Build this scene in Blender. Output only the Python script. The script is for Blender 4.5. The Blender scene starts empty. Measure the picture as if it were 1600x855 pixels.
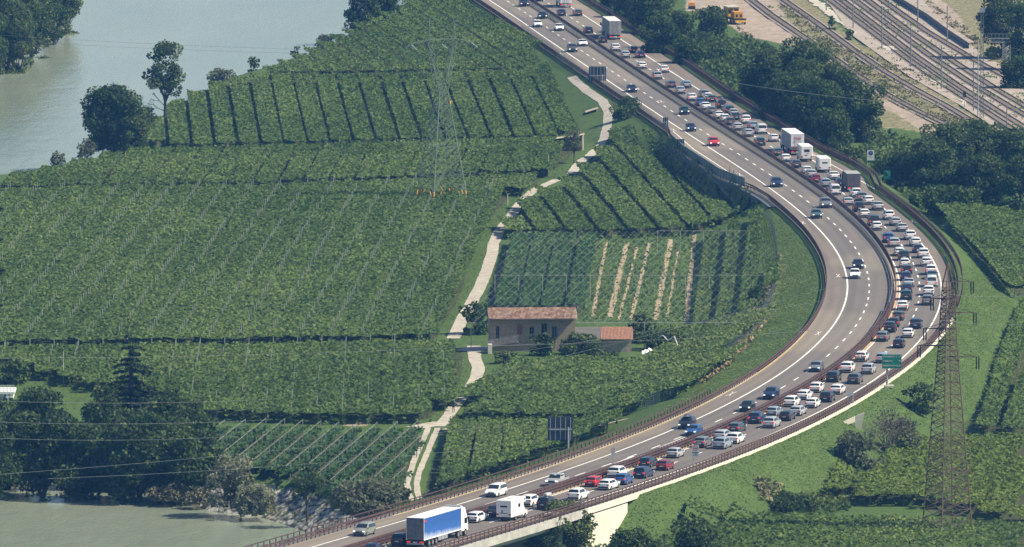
import bpy, math, random
import numpy as np
from mathutils import Vector, Matrix, noise as mnoise

# ---------------------------------------------------------------- camera, sky, sun, exposure
SC = bpy.context.scene
COL = SC.collection
F = 19400.0; H = 200.0; PITCH = math.atan(1827.5 / F)
CP, SP = math.cos(PITCH), math.sin(PITCH)
cam_d = bpy.data.cameras.new("camera"); cam = bpy.data.objects.new("camera", cam_d); COL.objects.link(cam)
cam.location = (0, 0, H); cam.rotation_euler = (math.pi / 2 - PITCH, 0, 0)
cam_d.sensor_width = 36; cam_d.lens = F / 1600 * 36; cam_d.clip_start = 1; cam_d.clip_end = 60000
SC.camera = cam
SUN_AZ = math.radians(-9); SUN_EL = math.radians(46)      # azimuth from +X towards +Y
world = bpy.data.worlds.new("World"); SC.world = world; world.use_nodes = True
wn = world.node_tree.nodes; wl = world.node_tree.links
sky = wn.new("ShaderNodeTexSky"); sky.sky_type = 'NISHITA'; sky.sun_disc = False
sky.sun_elevation = SUN_EL; sky.sun_rotation = math.pi / 2 - SUN_AZ
sky.dust_density = 1.2; sky.altitude = 300
wl.new(sky.outputs[0], wn["Background"].inputs[0]); wn["Background"].inputs[1].default_value = 0.08
sd = bpy.data.lights.new("sun", 'SUN'); sd.energy = 5.0; sd.angle = math.radians(0.5); sd.color = (1, 0.90, 0.72)
sun = bpy.data.objects.new("sun", sd); COL.objects.link(sun)
sv = Vector((math.cos(SUN_EL) * math.cos(SUN_AZ), math.cos(SUN_EL) * math.sin(SUN_AZ), math.sin(SUN_EL)))
sun.rotation_euler = sv.to_track_quat('Z', 'Y').to_euler(); sun.location = (60, 2100, 300)
SC.view_settings.view_transform = 'Standard'; SC.view_settings.look = 'None'
SC.view_settings.exposure = 0.62; SC.view_settings.gamma = 1
SC.render.engine = 'CYCLES'
SC.cycles.max_bounces = 5; SC.cycles.diffuse_bounces = 2; SC.cycles.glossy_bounces = 2
SC.cycles.transmission_bounces = 3; SC.cycles.transparent_max_bounces = 6; SC.cycles.volume_bounces = 0
SC.cycles.use_denoising = True
try: SC.cycles.denoiser = 'OPENIMAGEDENOISE'; SC.cycles.denoising_input_passes = 'RGB_ALBEDO_NORMAL'; SC.cycles.denoising_prefilter = 'FAST'
except Exception: pass
HAZE = 0.000052
RNG = np.random.default_rng(7); random.seed(7)

# ---------------------------------------------------------------- survey: points on the ground read from the view
def G(x, y, z=0.0):
    u = (x - 800) / F; v = (427.5 - y) / F
    dz = -SP + v * CP
    t = (z - H) / dz
    return (u * t, (CP + v * SP) * t)
def PXM(y): return 0.00497 * (y + 1400)      # pixels (1600-wide) per metre on row y
def ZR(Y): return 1.5 + 4.7 * min(1, max(0, (2750 - Y) / 800.0))
def GR(x, y, dz=0.0):
    z = 3
    for i in range(12):
        p = G(x, y, z + dz); z = ZR(p[1])
    return p
def PTS(L, z=0.0): return [G(x, y, z) for x, y in L]

LE = [(763,0),(804,26),(856,63),(894,87),(920,105),(959,134),(984,149),(1036,183),(1072,207),(1108,230),(1144,254),(1180,280),(1206,298),(1232,315),(1261,341),(1284,364),(1301,381),(1314,402),(1322,423),(1325,440),(1323,459),(1316,480),(1303,503),(1284,527),(1261,552),(1242,568),(1209,594),(1168,615),(1131,634),(1088,657),(1034,680),(980,700),(902,727),(860,741),(782,769),(748,778),(692,796),(640,812),(609,820),(538,841),(483,855)]
_le = np.array([GR(x, y) for x, y in LE])
_c = np.polynomial.Chebyshev.fit(_le[:, 1], _le[:, 0], 9); _d = _c.deriv()
YA, YB = 1690.0, 2725.0
def LX(Y):
    Yc = min(max(Y, YA), YB); return float(_c(Yc)) + float(_d(Yc)) * (Y - Yc)
def LDX(Y): return float(_d(min(max(Y, YA), YB)))
def RP(Y, off, dz=0.0):
    """point at lateral offset off (m) to the right of the hard-shoulder line, at Y"""
    d = LDX(Y); k = 1 / math.sqrt(1 + d * d)
    return Vector((LX(Y) + off * k, Y - off * d * k, ZR(Y) + dz))
def OFF(x, Y):
    for _ in range(2):
        pass
    d = LDX(Y); return (x - LX(Y)) / math.sqrt(1 + d * d)
_Yt = np.linspace(900, 4200, 3301); _Xt = np.array([LX(y) for y in _Yt]); _Dt = np.array([LDX(y) for y in _Yt]); _Zt = np.array([ZR(y) for y in _Yt])

def interp(tab, y): return float(np.interp(y, [t[0] for t in tab], [t[1] for t in tab]))
RBT = [(1000, 18.9), (1800, 18.2), (1890, 17.6), (1960, 17.9), (2100, 18.4), (2235, 18.5), (2262, 20.9), (2290, 20.9), (2330, 19.2), (2450, 19.2), (2560, 20.3), (4000, 20.9)]
LBT = [(1000, -3.7), (2000, -3.7), (2150, -3.0), (2215, -3.0), (2235, -3.6), (2262, -6.3), (2318, -6.6), (2345, -5.6), (2372, -3.4), (2440, -3.2), (2560, -3.4), (4000, -3.5)]
def RBO(Y): return interp(RBT, Y)
def LBO(Y): return interp(LBT, Y)
Y_ABUT = 1716.0        # end of the viaduct, start of the embankment

# ---------------------------------------------------------------- tagging
def tag(o, label=None, cat=None, group=None, kind=None):
    if label: o["label"] = label
    if cat: o["category"] = cat
    if group: o["group"] = group
    if kind: o["kind"] = kind
    return o
def link(o, parent=None):
    COL.objects.link(o)
    if parent is not None: o.parent = parent
    return o
def empty(name, loc=(0, 0, 0), rz=0.0):
    o = bpy.data.objects.new(name, None); o.location = loc; o.rotation_euler = (0, 0, rz); o.empty_display_size = 1
    return link(o)
def copy_tree(o, parent=None):
    c = o.copy(); link(c, parent)
    for ch in list(o.children): copy_tree(ch, c)
    return c

class MB:
    """collects faces into one mesh"""
    def __init__(s): s.v = []; s.f = []; s.m = []; s.mats = []
    def mi(s, mat):
        if mat not in s.mats: s.mats.append(mat)
        return s.mats.index(mat)
    def add(s, vs, fs, mat, M=None):
        b = len(s.v); k = s.mi(mat)
        s.v += [tuple(M @ Vector(v)) if M is not None else tuple(v) for v in vs]
        for f in fs: s.f.append([b + i for i in f]); s.m.append(k)
        return s
    def box(s, lo, hi, mat, M=None):
        x0, y0, z0 = lo; x1, y1, z1 = hi
        vs = [(x0,y0,z0),(x1,y0,z0),(x1,y1,z0),(x0,y1,z0),(x0,y0,z1),(x1,y0,z1),(x1,y1,z1),(x0,y1,z1)]
        return s.add(vs, [(0,3,2,1),(4,5,6,7),(0,1,5,4),(1,2,6,5),(2,3,7,6),(3,0,4,7)], mat, M)
    def bar(s, a, b, w, mat, h=None):
        """square bar from a to b, width w, height h"""
        a = Vector(a); b = Vector(b); d = (b - a)
        if d.length < 1e-6: return s
        d.normalize(); up = Vector((0, 0, 1)) if abs(d.z) < .9 else Vector((1, 0, 0))
        r = d.cross(up).normalized() * w / 2; u = r.cross(d).normalized() * (h or w) / 2
        vs = [a - r - u, a + r - u, a + r + u, a - r + u, b - r - u, b + r - u, b + r + u, b - r + u]
        return s.add(vs, [(0,1,2,3),(7,6,5,4),(0,4,5,1),(1,5,6,2),(2,6,7,3),(3,7,4,0)], mat)
    def tube(s, a, b, r, mat, n=8, r2=None, cap=True):
        a = Vector(a); b = Vector(b); d = (b - a).normalized(); r2 = r if r2 is None else r2
        up = Vector((0, 0, 1)) if abs(d.z) < .9 else Vector((1, 0, 0))
        p = d.cross(up).normalized(); q = p.cross(d).normalized()
        vs = []
        for c, rr in ((a, r), (b, r2)):
            for i in range(n):
                t = 2 * math.pi * i / n; vs.append(c + p * rr * math.cos(t) + q * rr * math.sin(t))
        fs = [(i, (i + 1) % n, n + (i + 1) % n, n + i) for i in range(n)]
        if cap: fs += [tuple(range(n - 1, -1, -1)), tuple(range(n, 2 * n))]
        return s.add(vs, fs, mat)
    def ribbon(s, L, mat):
        """L: list of rows of points, lofted"""
        n = len(L[0]); vs = [p for row in L for p in row]
        fs = [(i * n + j, i * n + j + 1, (i + 1) * n + j + 1, (i + 1) * n + j) for i in range(len(L) - 1) for j in range(n - 1)]
        return s.add(vs, fs, mat)
    def build(s, name, parent=None, smooth=False, loc=None, bevel=0.0):
        me = bpy.data.meshes.new(name)
        if loc is not None:
            l = Vector(loc); s.v = [tuple(Vector(v) - l) for v in s.v]
        me.from_pydata(s.v, [], s.f)
        for m in s.mats: me.materials.append(m)
        me.polygons.foreach_set("material_index", s.m)
        if smooth: me.polygons.foreach_set("use_smooth", [True] * len(s.f))
        me.update()
        o = bpy.data.objects.new(name, me)
        if loc is not None: o.location = loc
        if bevel:
            b = o.modifiers.new("bevel", 'BEVEL'); b.width = bevel; b.segments = 2; b.limit_method = 'ANGLE'
        return link(o, parent)

# ---------------------------------------------------------------- materials
def mat(name, col, rough=0.6, metal=0.0, noise=0.0, nscale=1.0, bump=0.0, spec=0.4, col2=None, coord='Object', stretch=None, emit=0.0, coat=0.0):
    m = bpy.data.materials.new(name); m.use_nodes = True
    nt = m.node_tree; b = nt.nodes["Principled BSDF"]
    b.inputs["Roughness"].default_value = rough; b.inputs["Metallic"].default_value = metal
    b.inputs["Specular IOR Level"].default_value = spec
    if coat: b.inputs["Coat Weight"].default_value = coat
    c = tuple(col) + (1,)
    b.inputs["Base Color"].default_value = c
    if emit:
        b.inputs["Emission Color"].default_value = c; b.inputs["Emission Strength"].default_value = emit
    if noise or bump or col2:
        tc = nt.nodes.new("ShaderNodeTexCoord"); src = tc.outputs[coord]
        if stretch:
            mp = nt.nodes.new("ShaderNodeMapping"); mp.inputs["Scale"].default_value = stretch
            nt.links.new(src, mp.inputs[0]); src = mp.outputs[0]
        n = nt.nodes.new("ShaderNodeTexNoise"); n.inputs["Scale"].default_value = nscale; n.inputs["Detail"].default_value = 6
        n.inputs["Roughness"].default_value = 0.62
        nt.links.new(src, n.inputs["Vector"])
        r = nt.nodes.new("ShaderNodeValToRGB")
        if col2: a1, a2 = tuple(col) + (1,), tuple(col2) + (1,)
        else: a1, a2 = tuple(x * (1 - noise) for x in col) + (1,), tuple(min(1, x * (1 + noise)) for x in col) + (1,)
        r.color_ramp.elements[0].position = .35; r.color_ramp.elements[1].position = .65
        r.color_ramp.elements[0].color = a1; r.color_ramp.elements[1].color = a2
        nt.links.new(n.outputs["Fac"], r.inputs[0]); nt.links.new(r.outputs[0], b.inputs["Base Color"])
        if bump:
            bp = nt.nodes.new("ShaderNodeBump"); bp.inputs["Strength"].default_value = 1; bp.inputs["Distance"].default_value = bump
            nt.links.new(n.outputs["Fac"], bp.inputs["Height"]); nt.links.new(bp.outputs[0], b.inputs["Normal"])
    return m

def leafmat(name, dark, mid, light, trans=0.22):
    """foliage: every leaf clump carries its own tint number"""
    m = bpy.data.materials.new(name); m.use_nodes = True; nt = m.node_tree
    for n in list(nt.nodes): nt.nodes.remove(n)
    out = nt.nodes.new("ShaderNodeOutputMaterial")
    at = nt.nodes.new("ShaderNodeAttribute"); at.attribute_name = "tint"
    r = nt.nodes.new("ShaderNodeValToRGB"); e = r.color_ramp.elements
    e[0].position = 0.0; e[0].color = tuple(dark) + (1,); e[1].position = 1.0; e[1].color = tuple(light) + (1,)
    k = e.new(0.5); k.color = tuple(mid) + (1,)
    nt.links.new(at.outputs["Fac"], r.inputs[0])
    d = nt.nodes.new("ShaderNodeBsdfPrincipled"); d.inputs["Roughness"].default_value = .62; d.inputs["Specular IOR Level"].default_value = .12
    t = nt.nodes.new("ShaderNodeBsdfTranslucent"); mx = nt.nodes.new("ShaderNodeMixShader"); mx.inputs[0].default_value = trans
    nt.links.new(r.outputs[0], d.inputs["Base Color"]); nt.links.new(r.outputs[0], t.inputs[0])
    nt.links.new(d.outputs[0], mx.inputs[1]); nt.links.new(t.outputs[0], mx.inputs[2]); nt.links.new(mx.outputs[0], out.inputs[0])
    return m

M = {}
M['vine'] = leafmat('vine_leaf', (.066,.112,.024), (.112,.172,.042), (.178,.238,.064), .32)
M['vine2'] = leafmat('vine_leaf_yellowish', (.080,.120,.020), (.135,.190,.034), (.200,.255,.058), .3)
M['vinedark'] = leafmat('vine_leaf_dark', (.042,.090,.028), (.072,.132,.042), (.115,.180,.058), .3)
M['tree'] = leafmat('tree_leaf', (.030,.062,.020), (.080,.122,.038), (.165,.205,.068), .35)
M['treelight'] = leafmat('tree_leaf_light', (.045,.080,.020), (.095,.140,.038), (.150,.200,.060))
M['treegrey'] = leafmat('willow_leaf', (.13,.15,.085), (.21,.235,.14), (.30,.32,.205), .4)
M['conifer'] = leafmat('conifer_needle', (.012,.030,.018), (.026,.048,.022), (.075,.080,.032), .05)
M['twig'] = leafmat('bare_twig', (.060,.052,.045), (.100,.088,.075), (.150,.135,.115), .05)
M['reed'] = leafmat('reed_blade', (.090,.095,.045), (.160,.155,.090), (.260,.240,.160), .1)
M['grass'] = leafmat('grass_blade', (.100,.155,.036), (.130,.190,.046), (.170,.225,.066), .3)
M['drygrass'] = leafmat('dry_grass_blade', (.110,.120,.050), (.185,.175,.090), (.290,.250,.150), .1)
M['reddry'] = leafmat('straw_grass', (.20,.16,.08), (.32,.25,.14), (.42,.34,.20), .1)
M['beam'] = mat('trellis_beam', (.27,.30,.23), .8)
M['bark'] = mat('bark', (.085,.068,.050), .9, noise=.4, nscale=3)
M['barkpale'] = mat('bark_pale', (.22,.19,.15), .9, noise=.3, nscale=3)
M['corten'] = mat('brown_steel', (.105,.062,.055), .6, .3, noise=.35, nscale=2)
M['galv'] = mat('galvanised_steel', (.42,.45,.46), .45, .5, noise=.15, nscale=2)
M['concrete'] = mat('concrete', (.40,.39,.35), .85, noise=.18, nscale=.6, bump=.01)
M['concretepale'] = mat('pale_concrete', (.66,.62,.50), .85, noise=.08, nscale=.5)
M['kerb'] = mat('ochre_kerb', (.46,.35,.20), .9, noise=.15, nscale=.7)
M['asphalt_side'] = mat('asphalt_edge', (.12,.115,.11), .9)
M['paint'] = mat('road_paint', (.78,.77,.72), .6, noise=.12, nscale=1.2)
M['yellowpaint'] = mat('yellow_paint', (.62,.50,.20), .6)
M['metal_grey'] = mat('grey_metal', (.25,.27,.28), .5, .6)
M['pylon_green'] = mat('pylon_paint_green', (.13,.18,.13), .6, .2, noise=.2, nscale=.5)
M['pylon_rust'] = mat('pylon_rust_brown', (.115,.085,.062), .8, .1, noise=.3, nscale=.6)
M['orange'] = mat('orange_paint', (.70,.30,.05), .6)
M['yellow'] = mat('machine_yellow', (.72,.40,.04), .45, noise=.15, nscale=2)
M['rubber'] = mat('rubber', (.018,.018,.02), .85)
M['rim'] = mat('wheel_rim', (.45,.46,.48), .3, .8)
M['black'] = mat('black_plastic', (.02,.021,.024), .5)
M['glass'] = mat('tinted_glass', (.014,.02,.026), .06, 0, spec=.8)
M['plate'] = mat('number_plate', (.75,.75,.72), .5)
M['tail'] = mat('tail_lamp', (.45,.02,.02), .3)
M['brake'] = mat('brake_lamp_lit', (.85,.04,.03), .3, emit=.45)
M['head'] = mat('head_lamp', (.85,.88,.9), .15, emit=.9)
M['signback'] = mat('sign_back', (.045,.062,.085), .5, .3)
M['signgreen'] = mat('sign_green', (.005,.20,.13), .5)
M['white'] = mat('white_paint', (.78,.78,.76), .45)
M['signblue'] = mat('sign_blue', (.03,.07,.30), .5)
M['signred'] = mat('sign_red', (.55,.03,.03), .5)
M['gravelpath'] = mat('pale_track', (.42,.38,.31), .95, noise=.2, nscale=.5)
M['gravel'] = mat('ballast', (.29,.235,.19), .95, coord='Object', nscale=.35, col2=(.42,.36,.30))
M['wood'] = mat('weathered_wood', (.36,.31,.24), .9, noise=.3, nscale=2)
M['post'] = mat('pale_post', (.44,.44,.36), .8, noise=.15, nscale=3)
M['wire'] = mat('wire', (.16,.17,.17), .5, .5)
M['netwire'] = mat('net_cord', (.24,.30,.26), .7)
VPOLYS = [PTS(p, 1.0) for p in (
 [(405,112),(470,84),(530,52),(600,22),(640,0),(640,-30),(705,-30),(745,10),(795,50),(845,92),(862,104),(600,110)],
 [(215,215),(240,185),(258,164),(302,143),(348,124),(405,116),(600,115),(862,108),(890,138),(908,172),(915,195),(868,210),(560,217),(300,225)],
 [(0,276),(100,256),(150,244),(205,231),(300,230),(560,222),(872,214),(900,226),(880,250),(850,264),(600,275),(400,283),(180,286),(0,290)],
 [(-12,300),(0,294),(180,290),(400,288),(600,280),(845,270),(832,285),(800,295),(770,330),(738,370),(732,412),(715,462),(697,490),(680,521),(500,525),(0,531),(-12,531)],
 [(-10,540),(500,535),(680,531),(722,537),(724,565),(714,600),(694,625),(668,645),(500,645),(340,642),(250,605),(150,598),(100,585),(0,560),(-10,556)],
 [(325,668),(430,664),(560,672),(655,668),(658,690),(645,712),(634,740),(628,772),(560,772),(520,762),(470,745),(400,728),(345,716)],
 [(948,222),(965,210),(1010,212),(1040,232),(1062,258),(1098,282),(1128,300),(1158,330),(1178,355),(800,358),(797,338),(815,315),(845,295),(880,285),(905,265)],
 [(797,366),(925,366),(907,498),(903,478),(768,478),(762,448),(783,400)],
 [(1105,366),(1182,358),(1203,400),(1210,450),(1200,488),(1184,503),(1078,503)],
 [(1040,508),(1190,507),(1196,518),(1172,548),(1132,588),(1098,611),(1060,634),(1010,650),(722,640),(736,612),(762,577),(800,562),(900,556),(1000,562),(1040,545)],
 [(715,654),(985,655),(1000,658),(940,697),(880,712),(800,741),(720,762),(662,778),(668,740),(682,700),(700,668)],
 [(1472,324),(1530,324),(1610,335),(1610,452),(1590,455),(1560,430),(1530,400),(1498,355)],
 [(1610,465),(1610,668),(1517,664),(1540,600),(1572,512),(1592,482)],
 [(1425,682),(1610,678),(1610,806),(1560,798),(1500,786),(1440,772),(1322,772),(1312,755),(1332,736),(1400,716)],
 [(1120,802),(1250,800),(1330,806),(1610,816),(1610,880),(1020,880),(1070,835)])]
# ---------------------------------------------------------------- numpy mesh helpers
def quads_mesh(name, V, material, tint=None, loc=(0, 0, 0), parent=None):
    """V: (N,4,3) quads"""
    N = V.shape[0]; me = bpy.data.meshes.new(name)
    v = (V - np.array(loc, dtype=float)).reshape(-1, 3).astype(np.float32)
    me.vertices.add(4 * N); me.vertices.foreach_set("co", v.ravel())
    me.loops.add(4 * N); me.loops.foreach_set("vertex_index", np.arange(4 * N, dtype=np.int32))
    me.polygons.add(N); me.polygons.foreach_set("loop_start", np.arange(0, 4 * N, 4, dtype=np.int32))
    if tint is not None:
        a = me.attributes.new("tint", 'FLOAT', 'FACE'); a.data.foreach_set("value", np.clip(tint, 0, 1).astype(np.float32))
    me.update(calc_edges=True)
    me.materials.append(material)
    o = bpy.data.objects.new(name, me); o.location = loc
    return link(o, parent)

def leaves(C, size, rng=RNG, flat=0.0, jit=0.45, tall=1.0):
    """leaf clump quads at centres C; flat>0 biases normals upwards"""
    N = len(C); n = rng.normal(size=(N, 3)); n[:, 2] = np.abs(n[:, 2]) + flat
    n /= np.linalg.norm(n, axis=1, keepdims=True)
    a = rng.normal(size=(N, 3)); t = np.cross(n, a); t /= np.linalg.norm(t, axis=1, keepdims=True); b = np.cross(n, t)
    s = (size * (1 + jit * (rng.random(N) * 2 - 1)))[:, None] / 2
    b = b * tall
    return np.stack([C - s * t - s * b * .6, C + s * t * .7 - s * b, C + s * t + s * b * .6, C - s * t * .7 + s * b], axis=1)

def vnoise(x, y, seed=0):
    """smooth value noise in numpy"""
    xi = np.floor(x).astype(np.int64); yi = np.floor(y).astype(np.int64); fx = x - xi; fy = y - yi
    def h(a, b):
        k = (a * 374761393 + b * 668265263 + seed * 974711) & 0x7fffffff
        k = (k ^ (k >> 13)) * 1274126177 & 0x7fffffff
        return ((k ^ (k >> 16)) & 0xffff) / 65535.0
    u = fx * fx * (3 - 2 * fx); v = fy * fy * (3 - 2 * fy)
    return (h(xi, yi) * (1 - u) + h(xi + 1, yi) * u) * (1 - v) + (h(xi, yi + 1) * (1 - u) + h(xi + 1, yi + 1) * u) * v
def fbm(x, y, seed=0, o=3):
    r = 0; a = .5
    for i in range(o): r = r + a * vnoise(x * 2 ** i, y * 2 ** i, seed + i * 17); a *= .5
    return r / (1 - .5 ** o)

def inside(px, py, poly):
    x = np.asarray(px); y = np.asarray(py); r = np.zeros(x.shape, bool); n = len(poly); j = n - 1
    for i in range(n):
        xi, yi = poly[i]; xj, yj = poly[j]
        c = ((yi > y) != (yj > y)) & (x < (xj - xi) * (y - yi) / (yj - yi + 1e-12) + xi); r ^= c; j = i
    return r
def sdist(px, py, poly):
    """signed distance, positive inside"""
    x = np.asarray(px, float); y = np.asarray(py, float); d = np.full(x.shape, 1e9)
    for i in range(len(poly)):
        ax, ay = poly[i]; bx, by = poly[(i + 1) % len(poly)]
        vx, vy = bx - ax, by - ay; t = np.clip(((x - ax) * vx + (y - ay) * vy) / (vx * vx + vy * vy + 1e-12), 0, 1)
        d = np.minimum(d, np.hypot(x - ax - t * vx, y - ay - t * vy))
    return np.where(inside(x, y, poly), d, -d)
def sstep(a, b, x): t = np.clip((x - a) / (b - a), 0, 1); return t * t * (3 - 2 * t)

# ---------------------------------------------------------------- terrain
WZ = -4.0
RIV1 = PTS([(-300,330),(-60,278),(0,268),(60,258),(130,245),(205,210),(240,180),(255,160),(300,138),(345,118),(380,108),(470,80),(530,50),(600,12),(640,-14),(700,-70),(720,-500),(160,-500),(120,-60),(104,-2),(93,22),(48,44),(22,66),(-10,84),(-400,170)])
RIV2 = PTS([(-400,752),(0,753),(70,751),(110,755),(230,768),(290,789),(340,801),(410,808),(442,819),(482,833),(525,850),(575,872),(640,910),(660,1100),(-600,1100)], -4.0)
def terrain(x, y):
    x = np.asarray(x, float); y = np.asarray(y, float)
    lx = np.interp(y, _Yt, _Xt); dd = np.interp(y, _Yt, _Dt); zr = np.interp(y, _Yt, _Zt)
    off = (x - lx) / np.sqrt(1 + dd * dd)
    rb = np.interp(y, [t[0] for t in RBT], [t[1] for t in RBT]); lb = np.interp(y, [t[0] for t in LBT], [t[1] for t in LBT])
    dr = np.maximum(off - (rb + .9), 0); dl = np.maximum((lb - .7) - off, 0)
    wall = sstep(2190, 2225, y) * (1 - sstep(2345, 2400, y))                 # retaining wall under the lay-by
    slopeL = 1 / (3.6 * (1 - wall) + .45 * wall)
    kc = np.where(y < Y_ABUT + 30, np.maximum(Y_ABUT + 14 - y, 0) * .5, 0)
    h = np.maximum(0, zr - .22 - dr / 1.75 - dl * slopeL - kc)
    core = (dr <= 0) & (dl <= 0)
    h = np.where(core & (y < Y_ABUT), 0, h)
    und = (fbm(x / 9, y / 14, 3) - .5) * .5 * np.where((dr > 1) | (dl > 1), 1, 0) * np.where(y < 2900, 1, 3)
    h = h + np.clip(und, -.25, .25) * np.minimum(1, (dr + dl) / 3)
    # the two arms of the river
    for R, w in ((RIV1, 7.0), (RIV2, 12.0)):
        d = sdist(x, y, R); rr = np.clip((d + (6.8 if R is RIV2 else 3.2)) / w, 0, 1); h = h * (1 - rr) - 7.0 * rr
    return h
def TZ(x, y): return float(terrain(np.array([x]), np.array([y]))[0])

def grid_axis(lo, hi, st, far, n):
    a = np.arange(lo, hi + st * .5, st); g = np.geomspace(1, far, n)
    return np.concatenate([lo - g[::-1] * st, a, hi + g * st])
gx = grid_axis(-125, 128, 1.25, 12000, 16); gy = grid_axis(1640, 2920, 3.0, 4200, 18)
GX, GY = np.meshgrid(gx, gy); GZ = terrain(GX, GY)
nx, ny = len(gx), len(gy)
me = bpy.data.meshes.new("ground")
me.vertices.add(nx * ny); me.vertices.foreach_set("co", np.stack([GX, GY, GZ], -1).astype(np.float32).ravel())
ii = (np.arange(ny - 1)[:, None] * nx + np.arange(nx - 1)[None, :]).ravel()
fi = np.stack([ii, ii + 1, ii + nx + 1, ii + nx], -1).astype(np.int32)
me.loops.add(fi.size); me.loops.foreach_set("vertex_index", fi.ravel())
me.polygons.add(len(fi)); me.polygons.foreach_set("loop_start", np.arange(0, fi.size, 4, dtype=np.int32)); me.polygons.foreach_set("use_smooth", np.ones(len(fi), bool))
me.update(calc_edges=True)
# colour zones of the ground; under the vines shade is painted in
DRY = [PTS(p) for p in (
    [(1165,-30),(1230,-30),(1330,60),(1420,110),(1500,165),(1560,200),(1530,215),(1480,205),(1400,185),(1330,130),(1250,80),(1190,55)],
    [(1340,150),(1400,145),(1480,190),(1470,215),(1400,200),(1380,205)],
    [(1180,505),(1215,430),(1222,440),(1218,470),(1200,520),(1150,575),(1110,615),(1085,622),(1130,580)],
    [(940,-40),(985,20),(1120,125),(1180,180),(1300,240),(1340,255),(1350,248),(1290,215),(1180,150),(1100,90),(1010,15),(970,-40)])]
DRY.append(PTS([(1395,-60),(1640,-60),(1640,140),(1560,105),(1520,92),(1450,20)]))
DIRT = [PTS(p) for p in (
    [(1425,-20),(1450,-20),(1500,25),(1515,55),(1500,50),(1450,20)],
    [(1075,-20),(1150,-20),(1215,0),(1240,45),(1255,60),(1230,72),(1195,62),(1165,58),(1140,40),(1100,20),(1070,18)],
    [(1385,155),(1420,165),(1470,205),(1450,212),(1410,185),(1375,165)],
    [(545,657),(575,658),(570,668),(540,666)],
    [(-50,738),(70,737),(72,750),(-50,752)],[(285,775),(360,785),(345,797),(300,796)])]
BANK = PTS([(330,745),(400,745),(440,752),(520,782),(620,826),(660,880),(560,900),(480,870),(400,835),(330,825),(300,800),(310,770)], -2.0)
def amask(polys, soft):
    m = np.zeros(GX.shape)
    for p in polys: m = np.maximum(m, sstep(-soft, soft, sdist(GX, GY, p)))
    return m
VINE_SHADE = amask(VPOLYS, 1.0) * (1 - sstep(.15, .5, GZ))
for nm, v in (("dry", amask(DRY, 3)), ("dirt", amask(DIRT, 2)), ("under", VINE_SHADE), ("bank", sstep(-1, 1.5, sdist(GX, GY, BANK)) * sstep(-.1, -.5, GZ)), ("shore", sstep(-1.0, -3.2, GZ))):
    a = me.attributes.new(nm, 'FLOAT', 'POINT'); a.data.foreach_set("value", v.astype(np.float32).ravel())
ground = bpy.data.objects.new("ground", me); link(ground); tag(ground, kind="structure")
gm = bpy.data.materials.new("meadow_ground"); gm.use_nodes = True; nt = gm.node_tree; bs = nt.nodes["Principled BSDF"]; bs.inputs["Roughness"].default_value = .95; bs.inputs["Specular IOR Level"].default_value = .1
def N(t, **k):
    n = nt.nodes.new(t)
    for a, b in k.items(): setattr(n, a, b)
    return n
tc = N("ShaderNodeTexCoord")
def gnoise(scale, st=(1, 1, 1), det=6):
    mp = N("ShaderNodeMapping"); mp.inputs["Scale"].default_value = st; nt.links.new(tc.outputs["Object"], mp.inputs[0])
    n = N("ShaderNodeTexNoise"); n.inputs["Scale"].default_value = scale; n.inputs["Detail"].default_value = det; n.inputs["Roughness"].default_value = .65
    nt.links.new(mp.outputs[0], n.inputs[0]); return n.outputs["Fac"]
def ramp(src, stops):
    r = N("ShaderNodeValToRGB"); e = r.color_ramp.elements
    while len(e) < len(stops): e.new(.5)
    for i, (p, c) in enumerate(stops): e[i].position = p; e[i].color = tuple(c) + (1,)
    nt.links.new(src, r.inputs[0]); return r.outputs[0]
def math2(op, a, b):
    n = N("ShaderNodeMath", operation=op)
    for i, v in enumerate((a, b)):
        if isinstance(v, (int, float)): n.inputs[i].default_value = v
        else: nt.links.new(v, n.inputs[i])
    return n.outputs[0]
def mixc(f, a, b):
    n = N("ShaderNodeMix", data_type='RGBA'); nt.links.new(f, n.inputs[0]); nt.links.new(a, n.inputs[6]); nt.links.new(b, n.inputs[7]); return n.outputs[2]
def att(nm): n = N("ShaderNodeAttribute"); n.attribute_name = nm; return n.outputs["Fac"]
base = mixc(ramp(gnoise(.09, (1, .35, 1)), [(.35, (0, 0, 0)), (.65, (1, 1, 1))]),
            ramp(gnoise(1.1, (1, .6, 1)), [(.3, (.052,.092,.026)), (.55, (.074,.125,.034)), (.75, (.105,.155,.046))]),
            ramp(gnoise(.8, (1, .5, 1)), [(.3, (.066,.110,.030)), (.6, (.092,.145,.040)), (.8, (.13,.165,.06))]))
dryc = ramp(gnoise(.9, (1, .5, 1)), [(.3, (.11,.13,.05)), (.5, (.20,.185,.10)), (.7, (.36,.31,.20))])
dirtc = ramp(gnoise(.5, (1, .4, 1)), [(.3, (.26,.21,.155)), (.6, (.38,.315,.25)), (.8, (.42,.36,.28))])
vo = N("ShaderNodeTexVoronoi"); vo.inputs["Scale"].default_value = 1.5; vmp = N("ShaderNodeMapping"); vmp.inputs["Scale"].default_value = (1, .5, 1); nt.links.new(tc.outputs["Object"], vmp.inputs[0]); nt.links.new(vmp.outputs[0], vo.inputs[0])
bankc = ramp(math2('ADD', math2('MULTIPLY', vo.outputs["Distance"], -.6), math2('ADD', gnoise(.9, (1, .5, 1), 5), .22)), [(.24, (.07,.066,.058)), (.38, (.26,.25,.215)), (.56, (.50,.48,.42))])
shorec = ramp(gnoise(1.5), [(.3, (.12,.11,.08)), (.7, (.22,.20,.15))])
def edge(a, w=.55):
    s = math2('ADD', att(a), math2('MULTIPLY', math2('SUBTRACT', gnoise(.45, (1, .5, 1)), .5), w * 2)); 
    return ramp(s, [(.42, (0, 0, 0)), (.6, (1, 1, 1))])
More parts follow.
